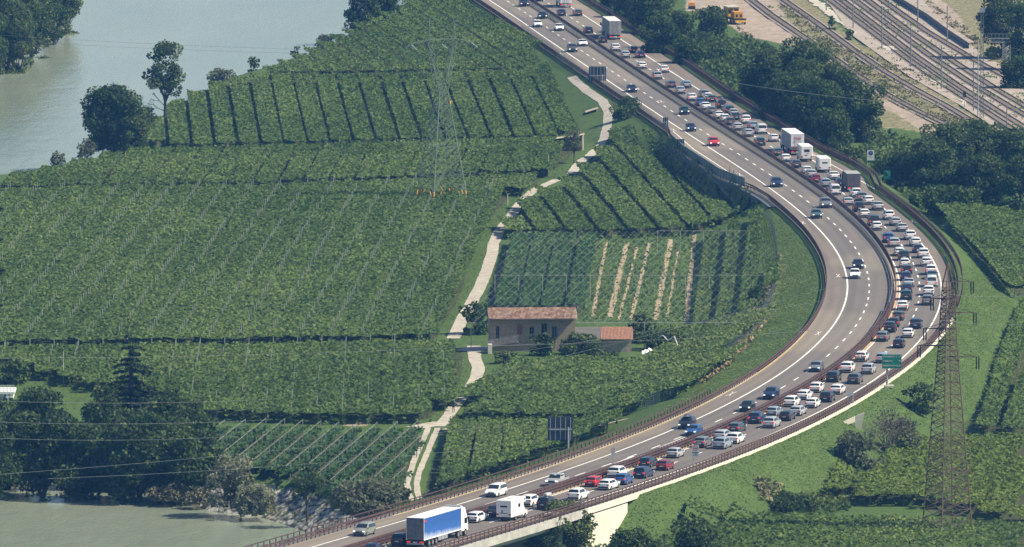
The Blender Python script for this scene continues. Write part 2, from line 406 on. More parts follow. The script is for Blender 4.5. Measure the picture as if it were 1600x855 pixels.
base = mixc(ramp(gnoise(.30, (1, .5, 1), 8), [(.42, (0, 0, 0)), (.62, (.8, .8, .8))]), base, ramp(gnoise(2.2, (1, .5, 1), 4), [(.35, (.046,.082,.022)), (.7, (.086,.128,.036))]))
vineshadec = ramp(gnoise(.7, (1, .5, 1)), [(.3, (.040,.048,.022)), (.7, (.075,.085,.040))])  # soil and weeds below the vines, darkened to stand in for canopy shade
base = mixc(edge("under", .1), base, vineshadec)
c = mixc(edge("dry", .8), base, dryc); c = mixc(edge("dirt", .5), c, dirtc); c = mixc(edge("shore", .2), c, shorec); c = mixc(edge("bank", .1), c, bankc)
nt.links.new(c, bs.inputs["Base Color"])
bp = N("ShaderNodeBump"); bp.inputs["Distance"].default_value = .25; bp.inputs["Strength"].default_value = .8
nt.links.new(gnoise(1.6, (1, .6, 1), 8), bp.inputs["Height"]); nt.links.new(bp.outputs[0], bs.inputs["Normal"])
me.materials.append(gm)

# river
rm = bpy.data.materials.new("river_water"); rm.use_nodes = True; nt = rm.node_tree; bs = nt.nodes["Principled BSDF"]; tc = N("ShaderNodeTexCoord")
bs.inputs["Roughness"].default_value = .12; bs.inputs["IOR"].default_value = 1.33
nt.links.new(ramp(gnoise(.012, (1, .25, 1), 5), [(.35, (.20,.25,.185)), (.65, (.30,.335,.245))]), bs.inputs["Base Color"])
bp = N("ShaderNodeBump"); bp.inputs["Distance"].default_value = .20; bp.inputs["Strength"].default_value = 1.0
nt.links.new(math2('ADD', gnoise(.55, (.55, .16, 1), 7), math2('MULTIPLY', gnoise(.06, (.5, .12, 1), 3), 1.2)), bp.inputs["Height"]); nt.links.new(bp.outputs[0], bs.inputs["Normal"])
wm = MB().add([(-1500, 1350, WZ), (110, 1350, WZ), (110, 5200, WZ), (-1500, 5200, WZ)], [(0, 1, 2, 3)], rm).build("river"); tag(wm, kind="structure")

# ---------------------------------------------------------------- the motorway
Ys = np.arange(1560, 3260, 4.0)
am = bpy.data.materials.new("asphalt"); am.use_nodes = True; nt = am.node_tree; bs = nt.nodes["Principled BSDF"]; bs.inputs["Roughness"].default_value = .85; bs.inputs["Specular IOR Level"].default_value = .25
uvn = N("ShaderNodeUVMap"); uvn.uv_map = "UVMap"; sep = N("ShaderNodeSeparateXYZ"); nt.links.new(uvn.outputs[0], sep.inputs[0])
def unoise(sc, st, det=5):
    mp = N("ShaderNodeMapping"); mp.inputs["Scale"].default_value = st; nt.links.new(uvn.outputs[0], mp.inputs[0])
    n = N("ShaderNodeTexNoise"); n.inputs["Scale"].default_value = sc; n.inputs["Detail"].default_value = det; nt.links.new(mp.outputs[0], n.inputs[0]); return n.outputs["Fac"]
lane = ramp(math2('DIVIDE', math2('ADD', sep.outputs[0], 10), 40), [(0, (.225,.195,.160)), (.245, (.225,.195,.160)), (.252, (.185,.168,.148)), (.338, (.196,.177,.156)), (.342, (.208,.187,.162)), (.43, (.202,.183,.160)), (.6, (.192,.174,.153)), (.636, (.204,.183,.158)), (.642, (.232,.196,.158)), (.8, (.24,.20,.16))])
patch = ramp(unoise(.02, (1.5, .5, 1), 3), [(.44, (1.04,1.03,1.0)), (.5, (.80,.80,.83))])
fine = ramp(unoise(.5, (1.0, .04, 1), 6), [(.3, (.84,.84,.85)), (.7, (1.10,1.08,1.04))])
mm = N("ShaderNodeMix", data_type='RGBA', blend_type='MULTIPLY'); mm.inputs[0].default_value = 1; nt.links.new(lane, mm.inputs[6]); nt.links.new(patch, mm.inputs[7])
m2 = N("ShaderNodeMix", data_type='RGBA', blend_type='MULTIPLY'); m2.inputs[0].default_value = 1; nt.links.new(mm.outputs[2], m2.inputs[6]); nt.links.new(fine, m2.inputs[7])
tr_ = math2('MULTIPLY', math2('COSINE', math2('MULTIPLY', math2('SUBTRACT', sep.outputs[0], 1.0), 3.59), 0), .055)
tv = N("ShaderNodeCombineColor"); 
for i_ in range(3): nt.links.new(math2('SUBTRACT', 1.0, tr_), tv.inputs[i_])
m3 = N("ShaderNodeMix", data_type='RGBA', blend_type='MULTIPLY'); m3.inputs[0].default_value = 1; nt.links.new(m2.outputs[2], m3.inputs[6]); nt.links.new(tv.outputs[0], m3.inputs[7])
nt.links.new(m3.outputs[2], bs.inputs["Base Color"])
def roadmesh(name, fa, fb, material, dz=0.0, y0=1560, y1=3256, st=4.0):
    ys = np.arange(y0, y1 + .1, st); mb = MB(); rows = []
    for y in ys:
        a, b = fa(y), fb(y); rows.append([RP(y, a + (b - a) * t, dz) for t in (0, .5, 1)])
    mb.ribbon([[r[2], r[1], r[0]] for r in rows][::-1] if False else rows, material)
    o = mb.build(name)
    uv = o.data.uv_layers.new(name="UVMap")
    vals = []
    for y in ys:
        a, b = fa(y), fb(y)
        for t in (0, .5, 1): vals.append((a + (b - a) * t, y))
    vi = np.zeros(len(o.data.loops), np.int32); o.data.loops.foreach_get("vertex_index", vi)
    uv.data.foreach_set("uv", np.array(vals, np.float32)[vi].ravel())
    return tag(o, kind="structure")
roadmesh("road_left_carriageway", lambda y: LBO(y) - .15, lambda y: 7.35, am)
roadmesh("road_right_carriageway", lambda y: 8.0, lambda y: RBO(y) - (.9 if y > 1990 else .1), am)
roadmesh("central_reserve_ground", lambda y: 7.35, lambda y: 8.0, M['kerb'], -.02)
roadmesh("kerb_strip_median", lambda y: 8.03, lambda y: 8.42, M['kerb'], .012, 1560, 2080)
roadmesh("kerb_strip_left", lambda y: LBO(y) - .1, lambda y: LBO(y) + .35, M['kerb'], .012, 1700, 1960)

# painted lines
def line(name, off, w, y0, y1, dash=None, gap=0, mt='paint'):
    mb = MB(); y = y0
    while y < y1:
        L = dash if dash else 8.0
        ye = min(y + L, y1); foff = off if callable(off) else (lambda q: off)
        n = max(1, int((ye - y) / 3)); rows = []
        for i in range(n + 1):
            q = y + (ye - y) * i / n; rows.append([RP(q, foff(q) - w / 2, .016), RP(q, foff(q) + w / 2, .016)])
        mb.ribbon(rows, M[mt]); y = ye + gap
    return tag(mb.build(name), kind="structure")
line("road_marking_shoulder_line_left", 0.0, .26, 1570, 3250)
line("road_marking_lane_dashes_left", 3.6, .24, 1572, 3250, 4.5, 7.5)
line("road_marking_lane_dashes_right", 11.9, .24, 1577, 3250, 4.5, 7.5)
line("road_marking_inner_line_right", 8.62, .24, 1570, 3250)
line("road_marking_shoulder_line_right", 15.5, .26, 1570, 3250)
line("road_marking_layby_line_right", lambda q: interp([(2205, 19.3), (2300, 17.6), (2330, 17.2)], q), .22, 2208, 2335)
line("road_marking_layby_line_left", lambda q: interp([(2195, -2.2), (2240, -3.2), (2330, -3.4), (2385, -1.8)], q), .2, 2215, 2375)
line("road_marking_layby_outline_left", lambda q: interp([(2225, -3.4), (2262, -5.6), (2300, -5.9)], q), .16, 2228, 2290)
mb = MB()
for px, py in ((1327,272),(1426,347),(1033,159),(1052,203),(1155,273),(1254,348),(1309,431),(1278,521),(788,27),(875,84),(960,144),(1141,616)):
    c0 = GR(px, py); o = OFF(*c0); 
    for s in (-1, 1):
        mb.ribbon([[RP(c0[1] - 3, o - s * .3, .017), RP(c0[1] - 3, o - s * .3 + .12, .017)], [RP(c0[1] + 3, o + s * .3, .017), RP(c0[1] + 3, o + s * .3 + .12, .017)]], M['paint'])
tag(mb.build("road_marking_crosses"), kind="structure")
# big arrow and word block on the left carriageway
mb = MB()
def quadr(o0, y0, o1, y1, w): mb.ribbon([[RP(y0, o0 - w / 2, .018), RP(y0, o0 + w / 2, .018)], [RP(y1, o1 - w / 2, .018), RP(y1, o1 + w / 2, .018)]], M['paint'])
ya = GR(985, 706)[1]
quadr(5.4, ya + 3, 5.4, ya + 27, .42); quadr(5.4, ya + 3, 4.5, ya - 7, .45)
mb.add([RP(ya - 16, 4.1, .019), RP(ya - 5, 3.7, .019), RP(ya - 5, 5.3, .019)], [(0, 2, 1)], M['paint'])
yw = GR(1037, 690)[1]
for k in range(4):
    o0 = 4.3 + k * .62; quadr(o0, yw - 7, o0, yw + 7, .16)
    if k != 1: quadr(o0 + .3, yw - 7, o0 + .3, yw + 7, .12)
    for q in (-6.6, 0, 6.4):
        if (k + int(q)) % 3: quadr(o0 + .15, yw + q - .5, o0 + .15, yw + q + .5, .42)
tag(mb.build("road_marking_arrow_and_word"), kind="structure")

# crash barriers: rails in one part, the nearest hundred posts each their own, the rest one mesh
def barrier(name, label, off, y0, y1, rails, ph, step, mt, postw=.14, blockout=0.0, side=1, group=None):
    foff = off if callable(off) else (lambda q: off)
    p0 = RP(y0, foff(y0)); root = empty(name, p0); tag(root, label, name.replace('_', ' ') if len(name.split('_')) < 3 else 'crash barrier', group)
    mb = MB()
    ys = np.arange(y0, y1, 4.0)
    for (z, h, w, dx) in rails:
        rows = []
        for y in ys:
            o = foff(y) + dx
            a, b = o - w / 2, o + w / 2
            rows.append([RP(y, a, z), RP(y, b, z), RP(y, b, z + h), RP(y, a, z + h), RP(y, a, z)])
        mb.ribbon(rows, M[mt])
    ro = mb.build("rail", None, loc=p0); ro.location = (0, 0, 0); ro.parent = root
    pm = MB().box((-postw / 2, -postw / 2, 0), (postw / 2, postw / 2, ph), M[mt]); pr = None
    yy = np.arange(y0 + .5, y1, step); k = 0
    for y in yy[:100]:
        if pr is None: pr = pm.build("post", root); o = pr
        else: o = pr.copy(); link(o, root)
        o.location = RP(y, foff(y)) - p0
    mb = MB()
    for y in yy[100:]:
        p = RP(y, foff(y)); mb.box((p.x - postw / 2, p.y - postw / 2, p.z), (p.x + postw / 2, p.y + postw / 2, p.z + ph), M[mt])
    if mb.v:
        r = mb.build("post", None, loc=p0); r.location = (0, 0, 0); r.parent = root; r["kind"] = "stuff"
    return root
HR = [(.32, .22, .06, .06), (.72, .26, .06, .06), (1.12, .12, .14, 0)]
barrier("crash_barrier", "brown steel barrier along the outer edge of the jammed carriageway", lambda y: RBO(y) + .1, 1640, 2900, HR, 1.22, 1.5, 'corten')
barrier("crash_barrier", "brown steel median barrier on the side of the jammed carriageway", 7.95, 1640, 2900, HR, 1.22, 1.5, 'corten')
barrier("crash_barrier", "brown steel median barrier on the side of the free flowing carriageway", 7.45, 1640, 2000, HR, 1.22, 1.5, 'corten')
barrier("crash_barrier", "grey steel median barrier along the inside of the free flowing carriageway", 7.4, 2000.5, 2900, [(.45, .30, .08, -.06)], .8, 2.2, 'galv')
barrier("crash_barrier", "brown steel barrier along the field side of the free flowing carriageway", lambda y: LBO(y), 1640, 2900, [(.32, .22, .06, .06), (.72, .26, .06, .06)], 1.0, 1.5, 'corten')
barrier("parapet_railing", "brown two bar parapet railing on the field side edge of the viaduct", lambda y: LBO(y) - 1.0, 1640, 1860, [(.55, .08, .08, 0), (1.15, .12, .12, 0)], 1.2, 2.0, 'corten')
barrier("roadside_fence", "dark low fence beyond the grass strip outside the bend", lambda y: RBO(y) + (1.2 if y > 2080 else .35 + .85 * (y - 2000) / 80), 2001, 2900, [(.45, .3, .06, 0), (1.0, .1, .1, 0)], 1.1, 3.0, 'corten')
# viaduct: deck, fascias, piers, abutment
root = empty("viaduct", RP(Y_ABUT, 8)); tag(root, "concrete motorway viaduct with pale abutment over the river bank", "viaduct")
def wparts(name, mb, parent, **k):
    p = parent.location.copy(); o = mb.build(name, None, loc=p, **k); o.location = (0, 0, 0); o.parent = parent; return o
for nm, fa, fb in (("deck", lambda y: LBO(y) - 1.3, lambda y: 7.5), ("deck", lambda y: 7.9, lambda y: RBO(y) + .55)):
    mb = MB(); rows = []
    for y in np.arange(1560, Y_ABUT + 2, 6.0):
        a, b = fa(y), fb(y)
        rows.append([RP(y, a, -.03), RP(y, b, -.03), RP(y, b, -1.05), RP(y, b - 1.2, -1.15), RP(y, b - 1.6, -2.0), RP(y, a + 1.6, -2.0), RP(y, a + 1.2, -1.15), RP(y, a, -1.05), RP(y, a, -.03)])
    mb.ribbon(rows, M['concrete']); wparts(nm, mb, root)
mb = MB(); rows = []
for y in np.arange(Y_ABUT - .5, 1990, 6.0):
    b = RBO(y) + .55; rows.append([RP(y, b - .8, -.04), RP(y, b, -.04), RP(y, b, -.75 if y < 1850 else -.45), RP(y, b - .8, -.75)])
mb.ribbon(rows, M['concretepale']); wparts("edge_beam", mb, root)
mb = MB(); rows = []
for y in np.arange(Y_ABUT - .5, 1900, 6.0):
    b = LBO(y) - .2; rows.append([RP(y, b - .5, -.6), RP(y, b - .5, .06), RP(y, b, .06), RP(y, b, -.04)])
mb.ribbon(rows, M['concretepale']); wparts("edge_beam", mb, root)
mb = MB()
rows = []
for y in (Y_ABUT, Y_ABUT + 8, Y_ABUT + 16): rows.append([RP(y, LBO(y) - .6, -1.0), RP(y, RBO(y) + .3, -1.0), RP(y, RBO(y) + .3, -ZR(y) - 1), RP(y, LBO(y) - .6, -ZR(y) - 1)])
mb.ribbon(rows, M['concretepale'])
mb.add([rows[0][0], rows[0][1], rows[0][2], rows[0][3]], [(0, 1, 2, 3)], M['concretepale']); wparts("abutment", mb, root)
for yp in (Y_ABUT - 6, Y_ABUT - 48, Y_ABUT - 90):
    mb = MB()
    for o0, o1 in ((-2.5, 6.5), (9.0, 17.4)):
        a, b = RP(yp, o0, -2.0), RP(yp, o1, -2.0); rows = []
        for z in (a.z + .02, -8.0): rows.append([(a.x, a.y, z), (b.x, b.y, z), (b.x, b.y + 1.6, z), (a.x, a.y + 1.6, z), (a.x, a.y, z)])
        mb.ribbon(rows, M['concrete'])
    wparts("pier", mb, root)
# culvert headwall in the slope
_p = RP(1838, RBO(1838) + 3.6); cw = (_p.x, _p.y); cz = TZ(*cw) - .1
root = empty("culvert_headwall", (cw[0], cw[1], cz)); tag(root, "small pale concrete culvert headwall set in the grassy slope", "headwall")
MB().add([(-2.4,-1.2,.1),(.1,0,.9),(.1,0,1.75),(-2.4,-1.2,.75),(-2.2,-.7,.1),(.1,.5,.9),(.1,.5,1.75),(-2.2,-.7,.75)], [(0,1,2,3),(3,2,6,7),(5,4,7,6),(0,3,7,4)], M['concretepale']).build("wing_wall", root)
MB().add([(.12,0,-1.0),(.9,0,-.9),(1.5,0,2.3),(.12,0,1.7),(.12,.5,-1.0),(.9,.5,-.9),(1.5,.5,2.3),(.12,.5,1.7)], [(0,1,2,3),(3,2,6,7),(5,4,7,6),(0,3,7,4),(1,5,6,2)], M['concretepale']).build("end_wall", root)
# lay-by noise barrier with retaining wall
root = empty("noise_barrier", RP(2235, -5)); tag(root, "grey panelled noise barrier around the lay-by above a retaining wall", "noise barrier")
mb = MB(); mw = MB(); mf = MB()
lob = lambda y: LBO(y) - .45
for y in np.arange(2240, 2345, 2.6):
    a = RP(y, lob(y)); b = RP(y + 2.6, lob(y + 2.6))
    mb.add([a + Vector((0, 0, .35)), b + Vector((0, 0, .35)), b + Vector((0, 0, 1.9)), a + Vector((0, 0, 1.9))], [(0, 1, 2, 3)], M['metal_grey'])
    mf.bar(a + Vector((-.05, 0, -.1)), a + Vector((-.05, 0, 2.0)), .12, M['metal_grey'])
    mf.bar(a + Vector((0, 0, 1.9)), b + Vector((0, 0, 1.9)), .1, M['galv']); mf.bar(a + Vector((0, 0, .35)), b + Vector((0, 0, .35)), .1, M['metal_grey'])
M['wall_shade'] = mat('shade_dark_concrete', (.10,.11,.115), .9, noise=.25, nscale=.5)  # concrete toned dark to paint in the shade on the wall face
for y in np.arange(2200, 2340, 5):
    a = RP(y, LBO(y) - 1.5); b = RP(y + 5, LBO(y + 5) - 1.5); c1 = RP(y, LBO(y) - .1, -.03); c2 = RP(y + 5, LBO(y + 5) - .1, -.03)
    mw.add([a + Vector((0, 0, -.05)), b + Vector((0, 0, -.05)), c2, c1], [(0, 1, 2, 3)], M['wall_shade'])
    mw.add([(a.x, a.y, -.3), (b.x, b.y, -.3), b + Vector((0, 0, -.05)), a + Vector((0, 0, -.05))], [(0, 1, 2, 3)], M['wall_shade'])
wparts("panel", mb, root); wparts("frame", mf, root); wparts("retaining_wall", mw, root)

# paths
PATHPTS = []
def strip(name, L, w, material, z=.05, parent=None, wob=.12):
    P = PTS(L); R = []
    for i in range(len(P) - 1):
        d = math.dist(P[i], P[i + 1]); n = max(1, int(d / 2.5))
        for k in range(n): t = k / n; R.append((P[i][0] * (1 - t) + P[i + 1][0] * t, P[i][1] * (1 - t) + P[i + 1][1] * t))
    R.append(P[-1]); rows = []
    for i, p in enumerate(R):
        ww = (w[0] + (w[1] - w[0]) * i / len(R)) if isinstance(w, tuple) else w
        a = R[max(0, i - 1)]; b = R[min(len(R) - 1, i + 1)]; t = Vector((b[0] - a[0], b[1] - a[1])).normalized(); nn = Vector((t.y, -t.x))
        j1 = (random.random() - .5) * wob; j2 = (random.random() - .5) * wob
        l = (p[0] - nn.x * (ww / 2 + j1), p[1] - nn.y * (ww / 2 + j1)); r = (p[0] + nn.x * (ww / 2 + j2), p[1] + nn.y * (ww / 2 + j2))
        PATHPTS.append((p[0], p[1], ww / 2)); rows.append([(l[0], l[1], TZ(*l) + z), (p[0], p[1], TZ(*p) + z), (r[0], r[1], TZ(*r) + z)])
    return tag(MB().ribbon(rows, material).build(name), kind="structure")
strip("path", [(893,137),(906,150),(925,165),(941,177),(951,192),(949,208),(944,222),(925,240),(905,256),(892,272)], 1.9, M['gravelpath'])
strip("path", [(872,281),(850,290),(832,299),(815,316),(797,340),(780,362),(771,380),(769,398),(760,425),(748,452),(735,478),(722,500),(708,528)], (1.9, 2.2), M['gravelpath'])
strip("path", [(740,540),(742,560),(748,575),(744,592),(732,610),(718,628),(704,645),(686,668)], (2.2, 1.8), M['gravelpath'])
strip("path_crossing", [(655,664),(690,666)], 9, M['gravelpath'], .055); strip("path_crossing", [(722,545),(768,547)], 7, M['gravelpath'], .06)
strip("wheel_track", [(669,670),(660,690),(649,715),(641,738),(636,757),(638,770),(646,787)], .9, M['gravelpath'], .052, wob=.12)
strip("wheel_track", [(684,670),(674,692),(664,716),(655,738),(651,757),(652,770),(658,783)], .9, M['gravelpath'], .052, wob=.12)
strip("path", [(690,672),(760,676),(830,676),(900,678),(980,676)], 2.2, M['gravelpath'], .05)
strip("farm_track", [(330,662),(430,658),(520,655),(640,657)], 2.0, M['grass'] if False else gm, .03)
# ---------------------------------------------------------------- vehicles
PAINTS = {'W': ('white', (.80,.80,.78)), 'S': ('silver', (.50,.52,.53)), 'G': ('grey', (.20,.215,.225)), 'K': ('black', (.018,.022,.03)),
          'N': ('dark blue', (.02,.035,.085)), 'B': ('blue', (.03,.09,.26)), 'D': ('dark green', (.018,.05,.045)), 'R': ('red', (.50,.03,.03)),
          'C': ('dark red', (.22,.015,.03)), 'P': ('dark grey', (.07,.075,.085)), 'L': ('pale blue grey', (.33,.40,.45)), 'E': ('grey green', (.28,.31,.26)), 'T': ('teal grey', (.06,.11,.13))}
PM = {}
for k, (nm, c) in PAINTS.items():
    PM[k] = mat('car_paint_' + nm.replace(' ', '_'), c, .32, .25 if k in 'SGLE' else 0.0, coat=.5)
# station: (x from rear -1..front 1, top z, belt z)   half width W; roof factor
KINDS = {
 'hatch':  dict(n='hatchback', L=4.05, W=.87, st=[(-1,.62),(-.985,.95),(-.90,1.02),(-.74,1.42),(-.45,1.48),(0,1.49),(.18,1.44),(.50,1.0),(.80,.90),(.96,.74),(1,.55)], rw=(2,3), fw=(6,7), belt=.92),
 'estate': dict(n='estate', L=4.75, W=.90, st=[(-1,.62),(-.985,.95),(-.93,1.02),(-.80,1.40),(-.50,1.46),(0,1.47),(.14,1.42),(.44,1.0),(.80,.90),(.96,.72),(1,.52)], rw=(2,3), fw=(6,7), belt=.93),
 'sedan':  dict(n='saloon car', L=4.7, W=.90, st=[(-1,.60),(-.985,.92),(-.90,1.0),(-.68,1.03),(-.38,1.40),(-.05,1.44),(.12,1.40),(.44,.98),(.80,.88),(.96,.70),(1,.52)], rw=(3,4), fw=(6,7), belt=.92),
 'suv':    dict(n='SUV', L=4.55, W=.93, st=[(-1,.70),(-.985,1.05),(-.93,1.14),(-.80,1.60),(-.45,1.66),(0,1.66),(.14,1.60),(.42,1.14),(.80,1.04),(.96,.86),(1,.60)], rw=(2,3), fw=(6,7), belt=1.06),
 'mpv':    dict(n='people carrier', L=4.5, W=.92, st=[(-1,.65),(-.985,1.0),(-.95,1.08),(-.86,1.62),(-.45,1.68),(0,1.67),(.22,1.58),(.64,1.04),(.84,.95),(.97,.78),(1,.55)], rw=(2,3), fw=(6,7), belt=1.0),
 'van':    dict(n='van', L=5.0, W=.97, st=[(-1,.70),(-.99,1.05),(-.98,1.15),(-.955,1.90),(-.5,1.98),(.2,1.97),(.38,1.86),(.68,1.18),(.86,1.05),(.97,.86),(1,.60)], rw=(2,3), fw=(6,7), belt=1.12)}
def car_shape(k):
    K = KINDS[k]; hl = K['L'] / 2; W = K['W']; roof = max(s[1] for s in K['st']); belt = K['belt']
    def sec(x, zt):
        tap = 1 - .13 * abs(x) ** 7; w = W * tap
        f = max(0, (zt - belt) / (roof - belt)); wt = w * (.97 - .20 * f); wb = w * .985
        zb = min(belt, zt - .02)
        half = [(w * .93, .24), (w, .45), (w * 1.0, min(.72, zb - .02)), (wb, zb), (wt, zt - .035 * (1 + f)), (wt * .86, zt), (0, zt + .025)]
        return half
    return K, hl, sec
def make_car(k):
    K, hl, sec = car_shape(k); st = K['st']; mb = MB(); rows = []
    for x, z in st:
        h = sec(x, z); row = [(-a, x * hl, b) for a, b in h] + [(a, x * hl, b) for a, b in h[:-1][::-1]]
        rows.append(row)
    pm = PM['W']
    mb.ribbon(rows, pm); n = len(rows[0])
    mb.f.append(list(range(n))); mb.m.append(0); b0 = (len(rows) - 1) * n; mb.f.append([b0 + i for i in range(n)][::-1]); mb.m.append(0)
    body = mb.build('body', None, smooth=False)
    me = body.data
    me.polygons.foreach_set("use_smooth", [True] * len(me.polygons)); 
    es = body.modifiers.new('edges', 'EDGE_SPLIT'); es.split_angle = math.radians(38)
    # windows
    wm = MB(); e = .012
    def P(i, t, side, lift=e):
        """point on the glasshouse at station i; t 0 belt..1 roof edge"""
        x, z = st[i] if isinstance(i, int) else i; h = sec(x, z); a, b = h[3], h[4]
        return (side * (a[0] + (b[0] - a[0]) * t + lift), x * hl, a[1] + (b[1] - a[1]) * t)
    r0, r1 = K['rw']; f0, f1 = K['fw']
    for s in (-1, 1):
        if k != 'van' or True:
            idx = list(range(r1, f0 + 1))
            lo = [P(i, .10, s) for i in idx]; hi = [P(i, .86, s) for i in idx]
            # triangle-ish ends
            xr, zr_ = st[r0]; xf, zf = st[f1]
            lo = [(lo[0][0], lo[0][1] - abs(st[r1][0] - xr) * hl * .35, lo[0][2])] + lo + [(lo[-1][0] + s * .02, lo[-1][1] + (xf - st[f0][0]) * hl * .72, lo[-1][2])]
            hi = [(hi[0][0], hi[0][1], hi[0][2])] + hi + [(hi[-1][0] * 1.0 + s * .03, hi[-1][1] + (xf - st[f0][0]) * hl * .25, hi[-1][2] - .22)]
            if k == 'van': lo = lo[-3:]; hi = hi[-3:]
            m = len(lo); vs = lo + hi; fs = [(i, i + 1, m + i + 1, m + i) for i in range(m - 1)]
            wm.add(vs, fs, M['glass'])
    def screen(i0, i1, a, b):
        (x0, z0), (x1, z1) = st[i0], st[i1]; h0, h1 = sec(x0, z0), sec(x1, z1); vs = []
        nx_, nz_ = -(z1 - z0), (x1 - x0) * hl; L = math.hypot(nx_, nz_); nx_, nz_ = nx_ / L * .015, nz_ / L * .015
        for t in (a, b):
            w = (h0[4][0] + (h1[4][0] - h0[4][0]) * t) * .93; y = (x0 + (x1 - x0) * t) * hl; z = z0 + (z1 - z0) * t
            for q in (-1, -.5, .5, 1): vs.append((q * w, y + nx_ * 1.0, z + nz_ + (.02 if abs(q) < 1 else -.012)))
        wm.add(vs, [(i, i + 1, i + 5, i + 4) for i in range(3)], M['glass'])
    screen(r0, r1, .10, .84); screen(f0, f1, .10, .90)
    win = wm.build('window', None)
    parts = [body, win]
    # bumper and sills
    bm = MB(); w = K['W']
    bm.box((-w * .86, -hl - .03, .30), (w * .86, -hl + .10, .52), M['black']); parts.append(bm.build('bumper'))
    parts.append(MB().box((-w * .86, hl - .10, .26), (w * .86, hl + .03, .46), M['black']).build('bumper')); parts.append(MB().box((-w * .5, hl - .07, .50), (w * .5, hl + .012, .66), M['black']).build('grille'))
    parts.append(MB().box((-.26, -hl - .045, .62), (.26, -hl - .01, .73), M['plate']).build('number_plate'))
    wr = .33 if k != 'suv' else .36
    for sx in (-1, 1):
        for yy in (-.62 * hl, .64 * hl):
            wb = MB(); x0 = sx * (w - .19); x1 = sx * (w + .012)
            wb.tube((x0, yy, wr), (x1, yy, wr), wr, M['rubber'], 14); wb.tube((x1 - sx * .01, yy, wr), (x1 + sx * .012, yy, wr), wr * .64, M['rim'], 10)
            parts.append(wb.build('wheel'))
    zt = st[1][1]
    for sx in (-1, 1):
        parts.append(MB().box((min(sx * w * .62, sx * w * .93), -hl - .02, zt - .22), (max(sx * w * .62, sx * w * .93), -hl + .16, zt - .02), M['tail']).build('tail_light'))
        parts.append(MB().box((min(sx * w * .58, sx * w * .90), hl - .17, .64), (max(sx * w * .58, sx * w * .90), hl + .0, .79), M['head']).build('headlight'))
        fy = st[K['fw'][1]][0] * hl - .18
        parts.append(MB().box((min(sx * w * .95, sx * (w + .17)), fy - .05, K['belt'] - .02), (max(sx * w * .95, sx * (w + .17)), fy + .05, K['belt'] + .13), pm).build('wing_mirror'))
    root = empty('car')
    for p in parts: p.parent = root
    return root
PROTO = {}
def set_paint(o, key):
    for c in o.children:
        if c.type == 'MESH' and c.name.split('.')[0] in ('body', 'wing_mirror'):
            c.material_slots[0].link = 'OBJECT'; c.material_slots[0].material = PM[key]

def extras(o, k, ex):
    K = KINDS[k]; roof = max(s[1] for s in K['st']); hl = K['L'] / 2
    if 'box' in ex:
        mb = MB(); rows = []
        for y, s in ((-.95, .5), (-.85, .9), (0, 1), (.7, .9), (1.05, .45)):
            rows.append([(-.42 * s, y, roof + .10), (-.38 * s, y, roof + .12 + .28 * s), (0, y, roof + .12 + .33 * s), (.38 * s, y, roof + .12 + .28 * s), (.42 * s, y, roof + .10)])
        mb.ribbon(rows, PM['S' if 'light' in ex else 'P']); b = mb.build('roof_box', o, smooth=True)
    if 'bikes' in ex:
        mb = MB()
        for j in range(2):
            y = -hl - .18 - .2 * j
            for x in (-.5, .5):
                prev = None
                for i in range(13):
                    a = i / 12 * 2 * math.pi; p = (x + .32 * math.cos(a), y, .95 + .32 * math.sin(a))
                    if prev: mb.bar(prev, p, .05, M['black'])
                    prev = p
            mb.bar((-.5, y, .95), (-.1, y, 1.35), .05, PM['R']); mb.bar((-.1, y, 1.35), (.35, y, 1.3), .05, PM['R']); mb.bar((.5, y, .95), (.35, y, 1.4), .05, PM['R'])
        mb.build('bicycle_rack', o)
    if 'stripes' in ex: pass

